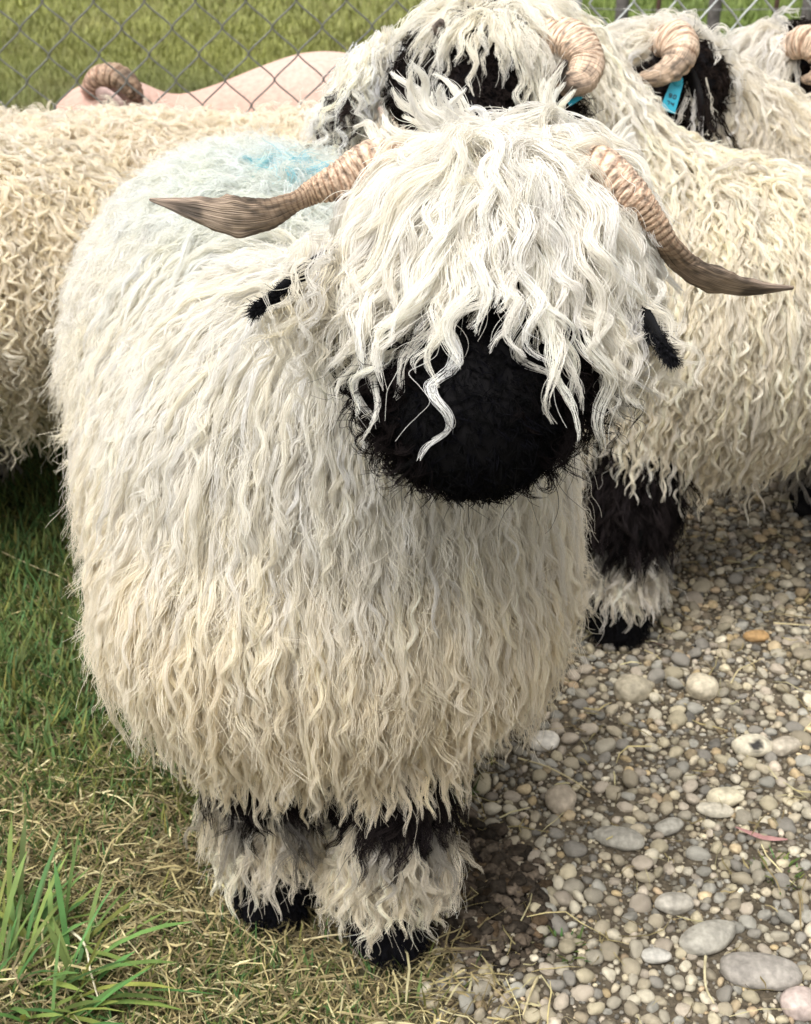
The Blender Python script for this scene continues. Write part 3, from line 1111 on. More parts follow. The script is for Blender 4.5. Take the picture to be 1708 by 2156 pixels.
g0 = on_ground(45, 2110)
tuft('grass_tuft', 'lush tuft of broad bright green grass in the lower left corner', 'grass tuft', g0[0] - 0.02, g0[1], 230, 0.10, 0.13, 0.0048, 1, 0.85)
for (qx, qy, nn, rad, lab) in ((1640, 1850, 60, 0.022, 'tiny fresh green weed sprouting in gravel near the right edge'),
                               (1190, 2010, 40, 0.02, 'small green sprout at the edge of the dark dirt, lower middle'),
                               (955, 1672, 60, 0.02, 'small green tuft just under the fleece hem by the gravel')):
    g = on_ground(qx, qy)
    tuft('weed', lab, 'weed', g[0], g[1], nn, rad, 0.03, 0.0024, 1, 0.5)


# single straws, a twig and a pink leaf one can pick out
def stalk(name, label, cat, pix, rad, col, lift=0.012, mat=M_STRAW):
    c = np.array([on_ground(a, b) + np.array([0, 0, lift]) for a, b in pix])
    V, F, uv = sweep(c, 8 * len(pix), 6, lambda t: rad * (1 - 0.5 * t), lambda t: rad * (1 - 0.5 * t), lambda t: 0 * t)
    return tag(mesh_obj(name, V, F, mat, col), label, cat)


SC = (0.55, 0.47, 0.27)
stalk('straw_stalk', 'long dry straw stalk crossing the grass at the left edge', 'straw', [(-10, 1185), (70, 1222), (140, 1252), (168, 1292)], 0.0013, SC, 0.03)
stalk('straw_stalk', 'short straight straw below the long stalk at left', 'straw', [(108, 1300), (150, 1322), (185, 1340)], 0.0011, SC, 0.02)
stalk('straw_stalk', 'pale curled straw standing near the bottom left tuft', 'straw', [(150, 1995), (185, 2030), (198, 2090), (215, 2150)], 0.0018, (0.62, 0.56, 0.40), 0.03)
stalk('straw_stalk', 'thin pale straw reaching in from the right edge of the gravel', 'straw', [(1625, 1334), (1670, 1337), (1720, 1340)], 0.0016, SC, 0.02)
stalk('straw_stalk', 'bent yellow straw above the broad cream stone', 'straw', [(1536, 1462), (1552, 1434), (1580, 1420), (1605, 1408)], 0.0013, SC, 0.02)
stalk('straw_stalk', 'straight straw lying by the fleece hem on the gravel', 'straw', [(1090, 1618), (1150, 1636), (1210, 1668), (1240, 1690)], 0.0013, SC, 0.018)
stalk('straw_stalk', 'upright split straw beside the longest dark stone', 'straw', [(1482, 2040), (1480, 2075), (1484, 2110), (1500, 2140)], 0.0019, (0.60, 0.53, 0.33), 0.02)
stalk('straw_stalk', 'slanting straw at the bottom edge left of the gravel', 'straw', [(1130, 2085), (1115, 2120), (1100, 2165)], 0.0019, SC, 0.02)
stalk('straw_stalk', 'pale straw lying across the front hoof', 'straw', [(640, 2020), (720, 2008), (800, 2012), (890, 2022)], 0.0013, SC, 0.03)
stalk('twig', 'thin brown forked twig in front of the second sheep', 'twig', [(1255, 1372), (1330, 1352), (1345, 1356), (1400, 1374)], 0.0021, (0.12, 0.075, 0.06), 0.012)
lc = np.array([on_ground(a, b) + np.array([0, 0, 0.017]) for a, b in ((1545, 1762), (1570, 1772), (1600, 1783), (1625, 1787), (1655, 1789))])
V, F, uv = sweep(lc, 30, 8, lambda t: 0.0005 + 0.0062 * np.sin(np.pi * t) ** 0.8, lambda t: 0.0007 + 0 * t, lambda t: 1.2 + 0.3 * t)
tag(mesh_obj('leaf', V, F, M_STRAW, (0.50, 0.27, 0.25)), 'narrow pink dried leaf on the gravel at the right', 'leaf')


# ------------------------------------------------------------------ fences
def chain_link(label, A, B, W, col, rad, htop, name='chain_link_fence'):
    A, B = np.array(A, float), np.array(B, float)
    u = (B - A) / np.linalg.norm(B - A)
    L = np.linalg.norm(B - A)
    root = empty(name, (A[0], A[1], 0.0))
    tag(root, label, 'fence')
    rows = int(htop / (W * 0.51))
    K = 6
    pts = []
    for j in range(rows):
        for q in range(K):
            f = q / K
            s = smooth(0, 1, f) * 0.35 + f * 0.65
            a, b = j % 2, (j + 1) % 2
            xx = (a + (b - a) * s) * W / 2 * 1.06
            dep = math.cos(math.pi * f) * (1 if j % 2 else -1) * rad * 0.9
            pts.append((xx, dep, 0.02 + (j + f) * W * 0.51))
    c = np.array(pts)
    w = [c[:, 0:1] * u[0] - c[:, 1:2] * u[1], c[:, 0:1] * u[1] + c[:, 1:2] * u[0], c[:, 2:3]]
    c = np.concatenate(w, 1)
    n, ns = len(c), 6
    T = unit(np.gradient(c, axis=0))
    Aa = unit(np.cross(T, np.array([u[1], -u[0], 0])))
    Bb = np.cross(T, Aa)
    an = np.linspace(0, 2 * np.pi, ns, endpoint=False)
    V = c[:, None] + rad * (Aa[:, None] * np.cos(an)[None, :, None] + Bb[:, None] * np.sin(an)[None, :, None])
    i = np.arange(n * ns).reshape(n, ns)
    q = np.stack([i[:-1], np.roll(i[:-1], -1, 1), np.roll(i[1:], -1, 1), i[1:]], -1).reshape(-1, 4)
    md = mesh_data('wire', V.reshape(-1, 3), q, M_METAL, np.array(col))
    for k in range(int(2 * L / W)):
        o = bpy.data.objects.new('wire', md)
        s = k * W / 2
        o.location = (u[0] * s, u[1] * s, 0.0 if k % 2 == 0 else W * 0.51)
        link(o, root)
    return root, u, L


def pipe_post(parent, at, r, h, col, name='post', lean=(0, 0), rough=0.0):
    c = np.array([[at[0], at[1], -0.03], [at[0] + lean[0] * 0.5, at[1] + lean[1] * 0.5, h * 0.5], [at[0] + lean[0], at[1] + lean[1], h]])
    V, F, uv = sweep(c, 14, 10, lambda t: r + 0 * t, lambda t: r + 0 * t, lambda t: 0 * t, up=(0, 1, 0),
                     ring=(lambda t, a: 1 + rough * (vnoise(np.stack([t * 9 + 0 * a, np.cos(a) * 2 + 0 * t, np.sin(a) * 2 + 0 * t], -1)) - 0.5)) if rough else None)
    return mesh_obj(name, V, F, M_POST, col, parent)


pj = P(1212, 0, 2.62)
f1, u1, L1 = chain_link('dark grey chain-link fence behind the left sheep and before the shorn one', (-1.35, 2.54), (pj[0], 2.62), 0.092, (0.13, 0.135, 0.125), 0.0016, 1.25)
pipe_post(f1, (pj[0], 2.63), 0.014, 1.3, (0.33, 0.34, 0.33))
f2, u2, L2 = chain_link('pale galvanised chain-link fence behind the right-hand sheep', (pj[0] + 0.03, 2.66), (1.5, 3.12), 0.096, (0.42, 0.44, 0.42), 0.0023, 1.25)
pipe_post(f2, (1.52, 3.13), 0.02, 1.3, (0.4, 0.41, 0.4))

bf = empty('batten_fence', (P(1310, 20, 5.0)[0], 5.0, 0))
tag(bf, 'old fence of grey posts and thin rusty stakes beyond the chain-link', 'fence')
for qx in (1310, 1505, 1702):
    p = P(qx, 20, 5.0)
    pipe_post(bf, (p[0], 5.0), 0.023, 1.25, (0.12, 0.108, 0.10), 'post', rough=0.25)
for qx in (1212, 1384, 1632):
    p = P(qx, 20, 5.0)
    pipe_post(bf, (p[0], 5.0), 0.0085, 1.2, (0.085, 0.05, 0.035), 'stake', (0.01, 0), rough=0.3)
for zz in (0.25, 0.5, 0.74, 1.0):
    c = np.array([[P(1212, 20, 5.0)[0], 4.97, zz], [0.9, 4.97, zz - 0.008], [1.7, 4.97, zz]])
    V, F, uv = sweep(c, 12, 5, lambda t: 0.0016 + 0 * t, lambda t: 0.0016 + 0 * t, lambda t: 0 * t)
    mesh_obj('strand_wire', V, F, M_METAL, (0.2, 0.2, 0.19), bf)


# ------------------------------------------------------------------ sheep
A3 = np.array
DARKGREY = A3([0.045, 0.038, 0.036])
HORN_TAN = [(0.50, 0.36, 0.27), (0.46, 0.32, 0.22), (0.36, 0.25, 0.165), (0.26, 0.18, 0.115), (0.30, 0.22, 0.16), (0.36, 0.25, 0.18)]
HORN_PALE = [(0.58, 0.44, 0.34), (0.56, 0.42, 0.31), (0.50, 0.38, 0.28), (0.44, 0.33, 0.24), (0.36, 0.26, 0.18)]


def ear_tag(sheep_, c, normal, up, w, h, col=(0.03, 0.36, 0.50), marks=True):
    """plastic ear tag: plate, round stud and dark printed digits"""
    n = unit(A3(normal, ).astype(float)[None])[0]
    u = A3(up, float) - n * (A3(up, float) @ n)
    u /= np.linalg.norm(u)
    r = np.cross(u, n)

    def box(o_, hw, hh, ht):
        V = []
        for k in (-1, 1):
            for a, b in ((-1, -1), (1, -1), (1, 1), (-1, 1)):
                V.append(c + o_[0] * r + o_[1] * u + o_[2] * n + a * hw * r + b * hh * u + k * ht * n)
        F = A3([[3, 2, 1, 0], [4, 5, 6, 7], [0, 1, 5, 4], [1, 2, 6, 5], [2, 3, 7, 6], [3, 0, 4, 7]])
        return A3(V), F
    V, F = box((0, 0, 0), w, h, 0.001)
    # slightly tapered towards the stud
    k = ((V - c) @ u)
    V = V - np.outer(((V - c) @ r) * np.clip(k / h, 0, 1) * 0.25, r)
    t = mesh_obj('ear_tag', V, F, M_TAG, col, sheep_.root, smooth_=False)
    st = c + u * h * 1.05
    V, F, uv = sweep(A3([st - n * 0.004, st + n * 0.001, st + n * 0.006]), 6, 14, lambda x: w * 0.62 + 0 * x, lambda x: w * 0.62 + 0 * x, lambda x: 0 * x, up=tuple(u))
    s_ = mesh_obj('stud', V, F, M_TAG, A3(col) * 0.9, None)
    s_.parent = t
    s_.matrix_parent_inverse = t.matrix_world.inverted() if False else s_.matrix_parent_inverse
    for v in s_.data.vertices:
        v.co = v.co - sheep_.root.location
    if marks:
        def stroke(x0, y0, x1, y1, th=0.0006):
            a, b = A3([x0, y0]), A3([x1, y1])
            m = (a + b) / 2
            return box((m[0], m[1], 0.0013), max(abs(x1 - x0) / 2, th), max(abs(y1 - y0) / 2, th), 0.0004)
        segs = {'0': 'abcdef', '4': 'fgbc', '7': 'abc', '3': 'abgcd', '9': 'abcdfg', '2': 'abged'}
        Vs, Fs, kk = [], [], 0
        dw, dh = w * 0.32, h * 0.22
        for row, txt in ((-0.1, '90'), (-0.58, '74')):
            for j, ch in enumerate(txt):
                ox, oy = (-0.55 + 0.72 * j) * w * 0.8, row * h
                S_ = {'a': (0, dh, dw, dh), 'b': (dw, dh / 2 * 1, dw, dh), 'c': (dw, 0, dw, dh / 2), 'd': (0, 0, dw, 0), 'e': (0, 0, 0, dh / 2), 'f': (0, dh / 2, 0, dh), 'g': (0, dh / 2, dw, dh / 2)}
                for q in segs[ch]:
                    x0, y0, x1, y1 = S_[q]
                    V, F = stroke(ox + x0, oy + y0, ox + x1, oy + y1)
                    Vs.append(V)
                    Fs.append(F + kk)
                    kk += 8
        d_ = mesh_obj('digits', np.vstack(Vs) - np.array(sheep_.root.location), np.vstack(Fs), M_TAG, (0.02, 0.03, 0.04), None, smooth_=False)
        d_.parent = t
    return t


# ---- the front sheep -------------------------------------------------------------------------
def front_sheep():
    sh = Shape(0.06)
    sh.ell((-0.066, 1.28, 0.495), (0.218, 0.21, 0.228), 'wool', 0.2)
    sh.ell((-0.07, 1.27, 0.39), (0.222, 0.20, 0.130), 'wool', 0.2)
    sh.ell((-0.082, 1.175, 0.392), (0.205, 0.125, 0.112), 'wool', 0.1)
    sh.ell((-0.135, 1.42, 0.43), (0.218, 0.22, 0.170), 'wool', 0.25)
    sh.ell((-0.185, 1.63, 0.512), (0.222, 0.30, 0.228), 'wool', 0.25)
    sh.cap((-0.03, 1.2, 0.60), (0.06, 1.10, 0.765), 0.125, 0.078, 'wool')
    A, B = P(1060, 485, 1.02), P(1000, 860, 0.885)
    ax = unit((B - A)[None])[0]
    sh.ell(A, (0.084, 0.078, 0.054), 'head')
    sh.cap(A + ax * 0.05 + A3([0, 0.012, -0.012]), B + A3([0, 0.015, -0.004]), 0.070, 0.050, 'face')
    sh.ell(P(1002, 775, 0.95), (0.086, 0.058, 0.040), 'face')
    sh.ell(B + A3([0, 0.0, -0.020]), (0.038, 0.034, 0.034), 'face')
    fr, fl = A3([-0.018, 1.095, 0.0]), A3([-0.152, 1.15, 0.0])
    leg(sh, A3([0.0, 1.24, 0.36]), A3([-0.012, 1.11, 0.20]), fr)
    leg(sh, A3([-0.15, 1.27, 0.36]), A3([-0.15, 1.155, 0.20]), fl)
    hr, hl = A3([-0.08, 1.74, 0]), A3([-0.27, 1.79, 0])
    leg(sh, A3([-0.10, 1.72, 0.40]), A3([-0.09, 1.79, 0.22]), hr)
    leg(sh, A3([-0.27, 1.76, 0.40]), A3([-0.27, 1.84, 0.22]), hl)
    s = Sheep((-0.085, 1.12, 0.0), 'big woolly sheep in front, black face under a shaggy fringe, twisted horns spread wide', sh, A3([0.87, 0.825, 0.73]), h=0.013)
    s.body({'wool': s.cream * 0.92, 'head': s.cream * 0.85, 'face': BLACK * 0.4, 'thigh': A3([0.06, 0.05, 0.045]), 'shank': A3([0.20, 0.17, 0.14]), 'foot': BLACK})
    mark = P(600, 352, 1.60)

    def tint(p, n, b):
        # straw stain and chest shade tinted into the lower wool, white on the back, cyan raddle mark on the rump
        low = smooth(0.62, 0.32, p[:, 2])[:, None]
        b = b * (1 - low) + b * A3([0.985, 0.95, 0.87]) * low
        up = smooth(0.45, 0.70, p[:, 2])[:, None]
        b = b * (1 - up) + A3([0.85, 0.825, 0.765]) * up
        q = project(p)
        dx, dy = (q[:, 0] * 854 + 854 - 600) / 75, (1077.5 - q[:, 1] * 1077.5 - 335) / 40
        d = np.linalg.norm((p - mark) / A3([0.025, 0.027, 0.05]), axis=1)
        k = (smooth(1.25, 0.5, d + 0.9 * (vnoise(p * 60) - 0.5)) * 0.75)[:, None]
        b = b * (1 - k) + A3([0.08, 0.58, 0.74]) * k
        d2 = np.linalg.norm((p - mark) / A3([0.20, 0.22, 0.15]), axis=1)
        k = (smooth(1.3, 0.2, d2) * 0.16)[:, None]
        return b * (1 - k) + A3([0.45, 0.74, 0.80]) * k

    front = lambda p, n: p[:, 1] < 1.48
    rear = lambda p, n: p[:, 1] >= 1.40

    def comb(p, n, g):
        side = np.sign(p[:, 0] + 0.12)[:, None] * A3([1.0, 0, 0]) * smooth(0.75, 0.98, n[:, 2])[:, None] * 0.5
        return g + side
    # dense under-wool, then the visible locks
    s.fleece('undercoat', ['wool'], 15000, 0.065, 0.35, 8, 12, 0.010, 0.005, 0.003, 0.04, 0.019, 0.00030, lift=1.5, colfn=tint, flow=comb, jit=0.45, frizz=0.005, fly=0.2, back=-0.75)
    s.fleece('fleece', ['wool'], 8600, 0.120, 0.38, 16, 28, 0.0058, 0.0009, 0.0052, 0.050, 0.034, 0.00025, lift=1.2, colfn=tint, flow=comb, cond=front, jit=0.13, Lfn=lambda p, n: 1 - 0.42 * smooth(0.38, 0.29, p[:, 2]), frizz=0.0015, fly=0.06, flyr=0.010)
    s.fleece('back_wool', ['wool'], 8500, 0.075, 0.35, 11, 14, 0.007, 0.0022, 0.005, 0.034, 0.028, 0.00034, lift=1.5, colfn=tint, flow=comb, cond=rear, jit=0.5, frizz=0.006, fly=0.15, flyr=0.012, ell=0.8)

    # forelock: long locks from the poll falling over the face
    xc = A[0]

    def fall(p, n, g):
        lat = np.tanh((p[:, 0] - xc) / 0.07)[:, None] * A3([0.26, 0, 0])
        return g + lat + A3([0, -0.25, 0])
    topc = lambda p, n: (n[:, 2] > -0.15)
    gapx = P(1040, 700, 0.93)[0]
    s.fleece('forelock', ['head'], 14000, 0.147, 0.2, 18, 36, 0.0080, 0.0012, 0.0072, 0.068, 0.030, 0.00027, lift=0.7, warm=0.02, Lfn=lambda p, n: 1 - 0.38 * smooth(0.016, 0.004, np.abs(p[:, 0] - gapx)) * smooth(0.0, 0.03, A[1] - p[:, 1]) - 0.28 * smooth(0.035, 0.075, np.abs(p[:, 0] - A[0])) + 0.10 * smooth(0.02, 0.0, np.abs(p[:, 0] - A[0] + 0.040)) - 0.12 * smooth(0.0, 0.03, p[:, 0] - A[0]), base=A3([0.885, 0.855, 0.79]), flow=fall, cond=topc, jit=0.2, frizz=0.0025, fly=0.05, flyr=0.012, curl=0.4, gw=0.5, grav=0.4, var=0.07, back=-0.6, ell=0.7)
    s.fleece('poll_wool', ['head', 'wool'], 9000, 0.075, 0.35, 13, 20, 0.008, 0.0015, 0.007, 0.05, 0.018, 0.00028, lift=0.8, base=A3([0.88, 0.85, 0.79]), flow=lambda p, n, g: 0.5 * g + unit(p - A) * A3([0.5, 0.1, 0]), cond=lambda p, n: (np.linalg.norm(p - A, axis=1) < 0.15) & (n[:, 2] > 0.2) & (p[:, 2] > A[2]), jit=0.6, frizz=0.006, fly=0.15, flyr=0.015, back=-0.8)
    # wisps standing up from the crown
    tufts = [(900, 335, 838, 205, 1.0), (935, 330, 868, 150, 1.1), (960, 330, 915, 175, 0.8), (1000, 330, 975, 200, 0.9), (1075, 330, 1075, 240, 0.7), (1120, 330, 1150, 185, 1.0),
             (1135, 335, 1172, 150, 1.25), (1230, 345, 1325, 268, 1.0), (1245, 360, 1345, 310, 0.8), (860, 345, 765, 265, 0.9), (1020, 340, 1010, 262, 0.8)]
    G, RR = [], []
    for (a_, b_, c_, d_, k_) in tufts:
        for q in range(4):
            f = 1.0 if q == 0 else 0.55 + 0.4 * R()
            p0 = P(a_ + 22 * N_(), b_ + 14 * N_(), 1.05)
            p1 = P(a_ + (c_ - a_) * f * 1.1 + (0 if q == 0 else 22 * N_()), b_ + (d_ - b_) * f * 1.15, 1.06 + 0.02 * N_())
            mid = p0 * 0.45 + p1 * 0.55 + N_(size=3) * 0.006
            G.append(catmull([p0, mid, p1], 14))
            RR.append(0.0085 * k_ * (1 if q == 0 else 0.8))
    G = A3(G)
    S = strands(G, np.tile(A3([0, -1.0, 0.1]), (len(G), 1)), 60, A3(RR), 0.0008, 0.005, 0.06, 0.8, 0.002, 0.2, fly=0.08, flyr=0.007, shape=1.0, phase_j=0.08)
    hair_obj('wisps', S, hair_r(len(S), 14, 0.00024), s.lock_cols(len(G), 60, A3([0.88, 0.86, 0.81]), 0.04, 0.02), M_WOOL, s.root)

    # black face: plush short hair, loose brown-black curls round the cheeks
    s.fleece('face_hair', ['face'], 80000, 0.008, 0.4, 5, 3, 0.002, 0.001, 0.001, 0.02, 0.003, 0.00024, lift=0.6, base=A3([0.0016, 0.0019, 0.0032]), mat=M_DARKHAIR, jit=0.6, var=0.3, warm=0.0, frizz=0.002, back=-0.3)
    fcx = P(1000, 850, 0.955)

    def rim(p, n):
        v = unit(CAM - p)
        return ((n * v).sum(1) < 0.66) & (p[:, 2] < 0.81) & (np.abs(p[:, 0] - B[0]) > 0.036)
    s.fleece('cheek_curls', ['face'], 9000, 0.042, 0.4, 14, 16, 0.0045, 0.0007, 0.007, 0.034, 0.008, 0.00024, lift=0.8, Lfn=lambda p, n: 0.15 + 0.85 * smooth(0.69, 0.76, p[:, 2]), base=A3([0.008, 0.006, 0.006]), mat=M_DARKHAIR, cond=rim, jit=0.7, var=0.3, ell=1.0, curl=0.6, fly=0.25, frizz=0.005, back=-0.6)
    # legs
    shank = lambda p, n: (p[:, 2] > 0.12) & (p[:, 2] < 0.235)

    def legcol(p, n, b):
        k = smooth(0.165, 0.215, p[:, 2] + 0.10 * (vnoise(p * 40) - 0.5))[:, None]
        return b * (1 - k) + A3([0.030, 0.023, 0.022]) * k
    s.fleece('leg_wool', ['shank'], 20000, 0.074, 0.35, 14, 20, 0.006, 0.0012, 0.0065, 0.045, 0.027, 0.00028, lift=2.2, base=A3([0.84, 0.78, 0.66]), cond=shank, colfn=legcol, jit=0.45, gw=0.3, grav=0.35, var=0.14, fly=0.1, back=-0.9)
    s.fleece('knee_hair', ['thigh'], 9000, 0.055, 0.4, 12, 16, 0.006, 0.0012, 0.006, 0.05, 0.016, 0.00027, lift=1.0, base=A3([0.014, 0.011, 0.011]), mat=M_DARKHAIR, cond=lambda p, n: (p[:, 2] < 0.30) & (n[:, 1] < 0.4), jit=0.35, var=0.4, back=-0.8, fly=0.1)
    s.fleece('foot_hair', ['foot', 'shank'], 50000, 0.018, 0.4, 5, 3, 0.002, 0.001, 0.001, 0.02, 0.006, 0.00028, lift=1.0, base=A3([0.007, 0.007, 0.009]), mat=M_DARKHAIR, cond=lambda p, n: p[:, 2] < 0.10, jit=0.4, back=-0.9)
    for f in (fr, fl, hr, hl):
        s.hoof(f)
    # horns
    WOODY = [(0.56, 0.43, 0.33), (0.56, 0.42, 0.31), (0.52, 0.38, 0.28), (0.45, 0.32, 0.22), (0.33, 0.235, 0.16), (0.30, 0.22, 0.155), (0.33, 0.25, 0.185), (0.38, 0.29, 0.22), (0.42, 0.32, 0.25)]
    s.horn([P(900, 385, 1.05), P(800, 345, 1.04), P(725, 377, 1.03), P(660, 404, 1.025), P(622, 424, 1.02), P(560, 450, 1.02), P(492, 456, 1.02), P(410, 440, 1.03), P(316, 420, 1.05)],
           [0.018, 0.019, 0.0155, 0.0098, 0.0080, 0.0140, 0.0175, 0.0098, 0.0012], [0.014, 0.013, 0.010, 0.007, 0.0055, 0.0050, 0.0045, 0.0035, 0.0010], [0.25, 0.2, 0.1, -0.2, -0.4, -0.15, 0.0, 0.1, 0.1], 42, WOODY)
    s.horn([P(1190, 375, 1.05), P(1258, 355, 0.985), P(1322, 405, 0.965), P(1368, 456, 0.96), P(1404, 510, 0.96), P(1442, 556, 0.97), P(1505, 590, 0.97), P(1580, 606, 0.98), P(1670, 606, 0.99)],
           [0.016, 0.0165, 0.0140, 0.0105, 0.0095, 0.0140, 0.0155, 0.0095, 0.0016], [0.013, 0.012, 0.010, 0.007, 0.0055, 0.0050, 0.0045, 0.0035, 0.0012], [-0.3, -0.3, -0.2, 0.0, 0.3, 0.2, 0.1, 0.0, 0.0], 42, WOODY)
    # ears
    for pts, up in (([P(760, 545, 1.02), P(690, 560, 0.975), P(620, 600, 0.94), P(548, 648, 0.92)], (0, -0.4, 1)), ([P(1270, 580, 1.02), P(1320, 630, 0.965), P(1368, 690, 0.915), P(1408, 748, 0.885)], (0, -0.4, 1))):
        e, V = s.ear(pts, (0.010, 0.0155, 0.013, 0.002), (0.006, 0.005, 0.004, 0.002), (0.008, 0.008, 0.009), up)
        n = 3400
        c = catmull(pts, 60)
        i = rng.integers(34, 60, size=n)
        ax_ = unit(c[-1] - c[0])
        p = c[i] + N_(size=(n, 3)) * 0.0042 * (1.1 - (i / 60)[:, None])
        t = np.linspace(0, 1, 6)
        dd = unit(ax_ + 0.2 * N_(size=(n, 3)) + A3([0, -0.1, -0.1]))
        S = p[:, None] + dd[:, None] * (t[None] * (0.006 + 0.009 * R((n, 1))))[..., None] + N_(size=(n, 1, 3)) * (t ** 2)[None, :, None] * 0.002
        hair_obj('ear_hair', S, hair_r(n, 6, 0.00026), np.clip(A3([0.012, 0.012, 0.014]) * (1 + 0.5 * N_(size=(n, 1))), 0.003, 0.2), M_DARKHAIR, s.root)
        # white wool growing over the ear root
        m = 110
        i = rng.integers(0, 31, size=m)
        p = c[i] + N_(size=(m, 3)) * 0.008 + A3([0, -0.006, 0.006])
        side = np.sign(c[-1][0] - c[0][0])
        G = []
        for q in range(m):
            dd = unit(ax_ * 0.8 + A3([0, -0.3, -0.5]) + 0.35 * N_(size=3))
            L = 0.035 + 0.04 * R()
            tt = np.linspace(0, 1, 13)[:, None]
            G.append(p[q] + dd * L * tt + A3([0, -0.2, -1]) * L * 0.5 * tt ** 2)
        G = A3(G)
        S = strands(G, np.tile(A3([0, -1.0, 0.3]), (m, 1)), 16, 0.006, 0.0012, 0.006, 0.04, 0.8, 0.004, 0.3, curl=0.5)
        hair_obj('ear_wool', S, hair_r(len(S), 13, 0.00025), s.lock_cols(m, 16, A3([0.80, 0.76, 0.67]), 0.08), M_WOOL, s.root)
    # nostrils: two slanted slits on the nose pad
    for sx_ in (-1, 1):
        q = B + A3([sx_ * 0.02, -0.036, -0.012])
        V, F, uv = sweep(A3([q + A3([-sx_ * 0.006, 0, -0.006]), q, q + A3([sx_ * 0.008, 0.003, 0.006])]), 10, 8, lambda t: 0.001 + 0.003 * np.sin(np.pi * t), lambda t: 0.001 + 0.0025 * np.sin(np.pi * t), lambda t: 0 * t)
        mesh_obj('nostril', V, F, M_SKIN, (0.004, 0.004, 0.005), s.root)
    return s


front_sheep()


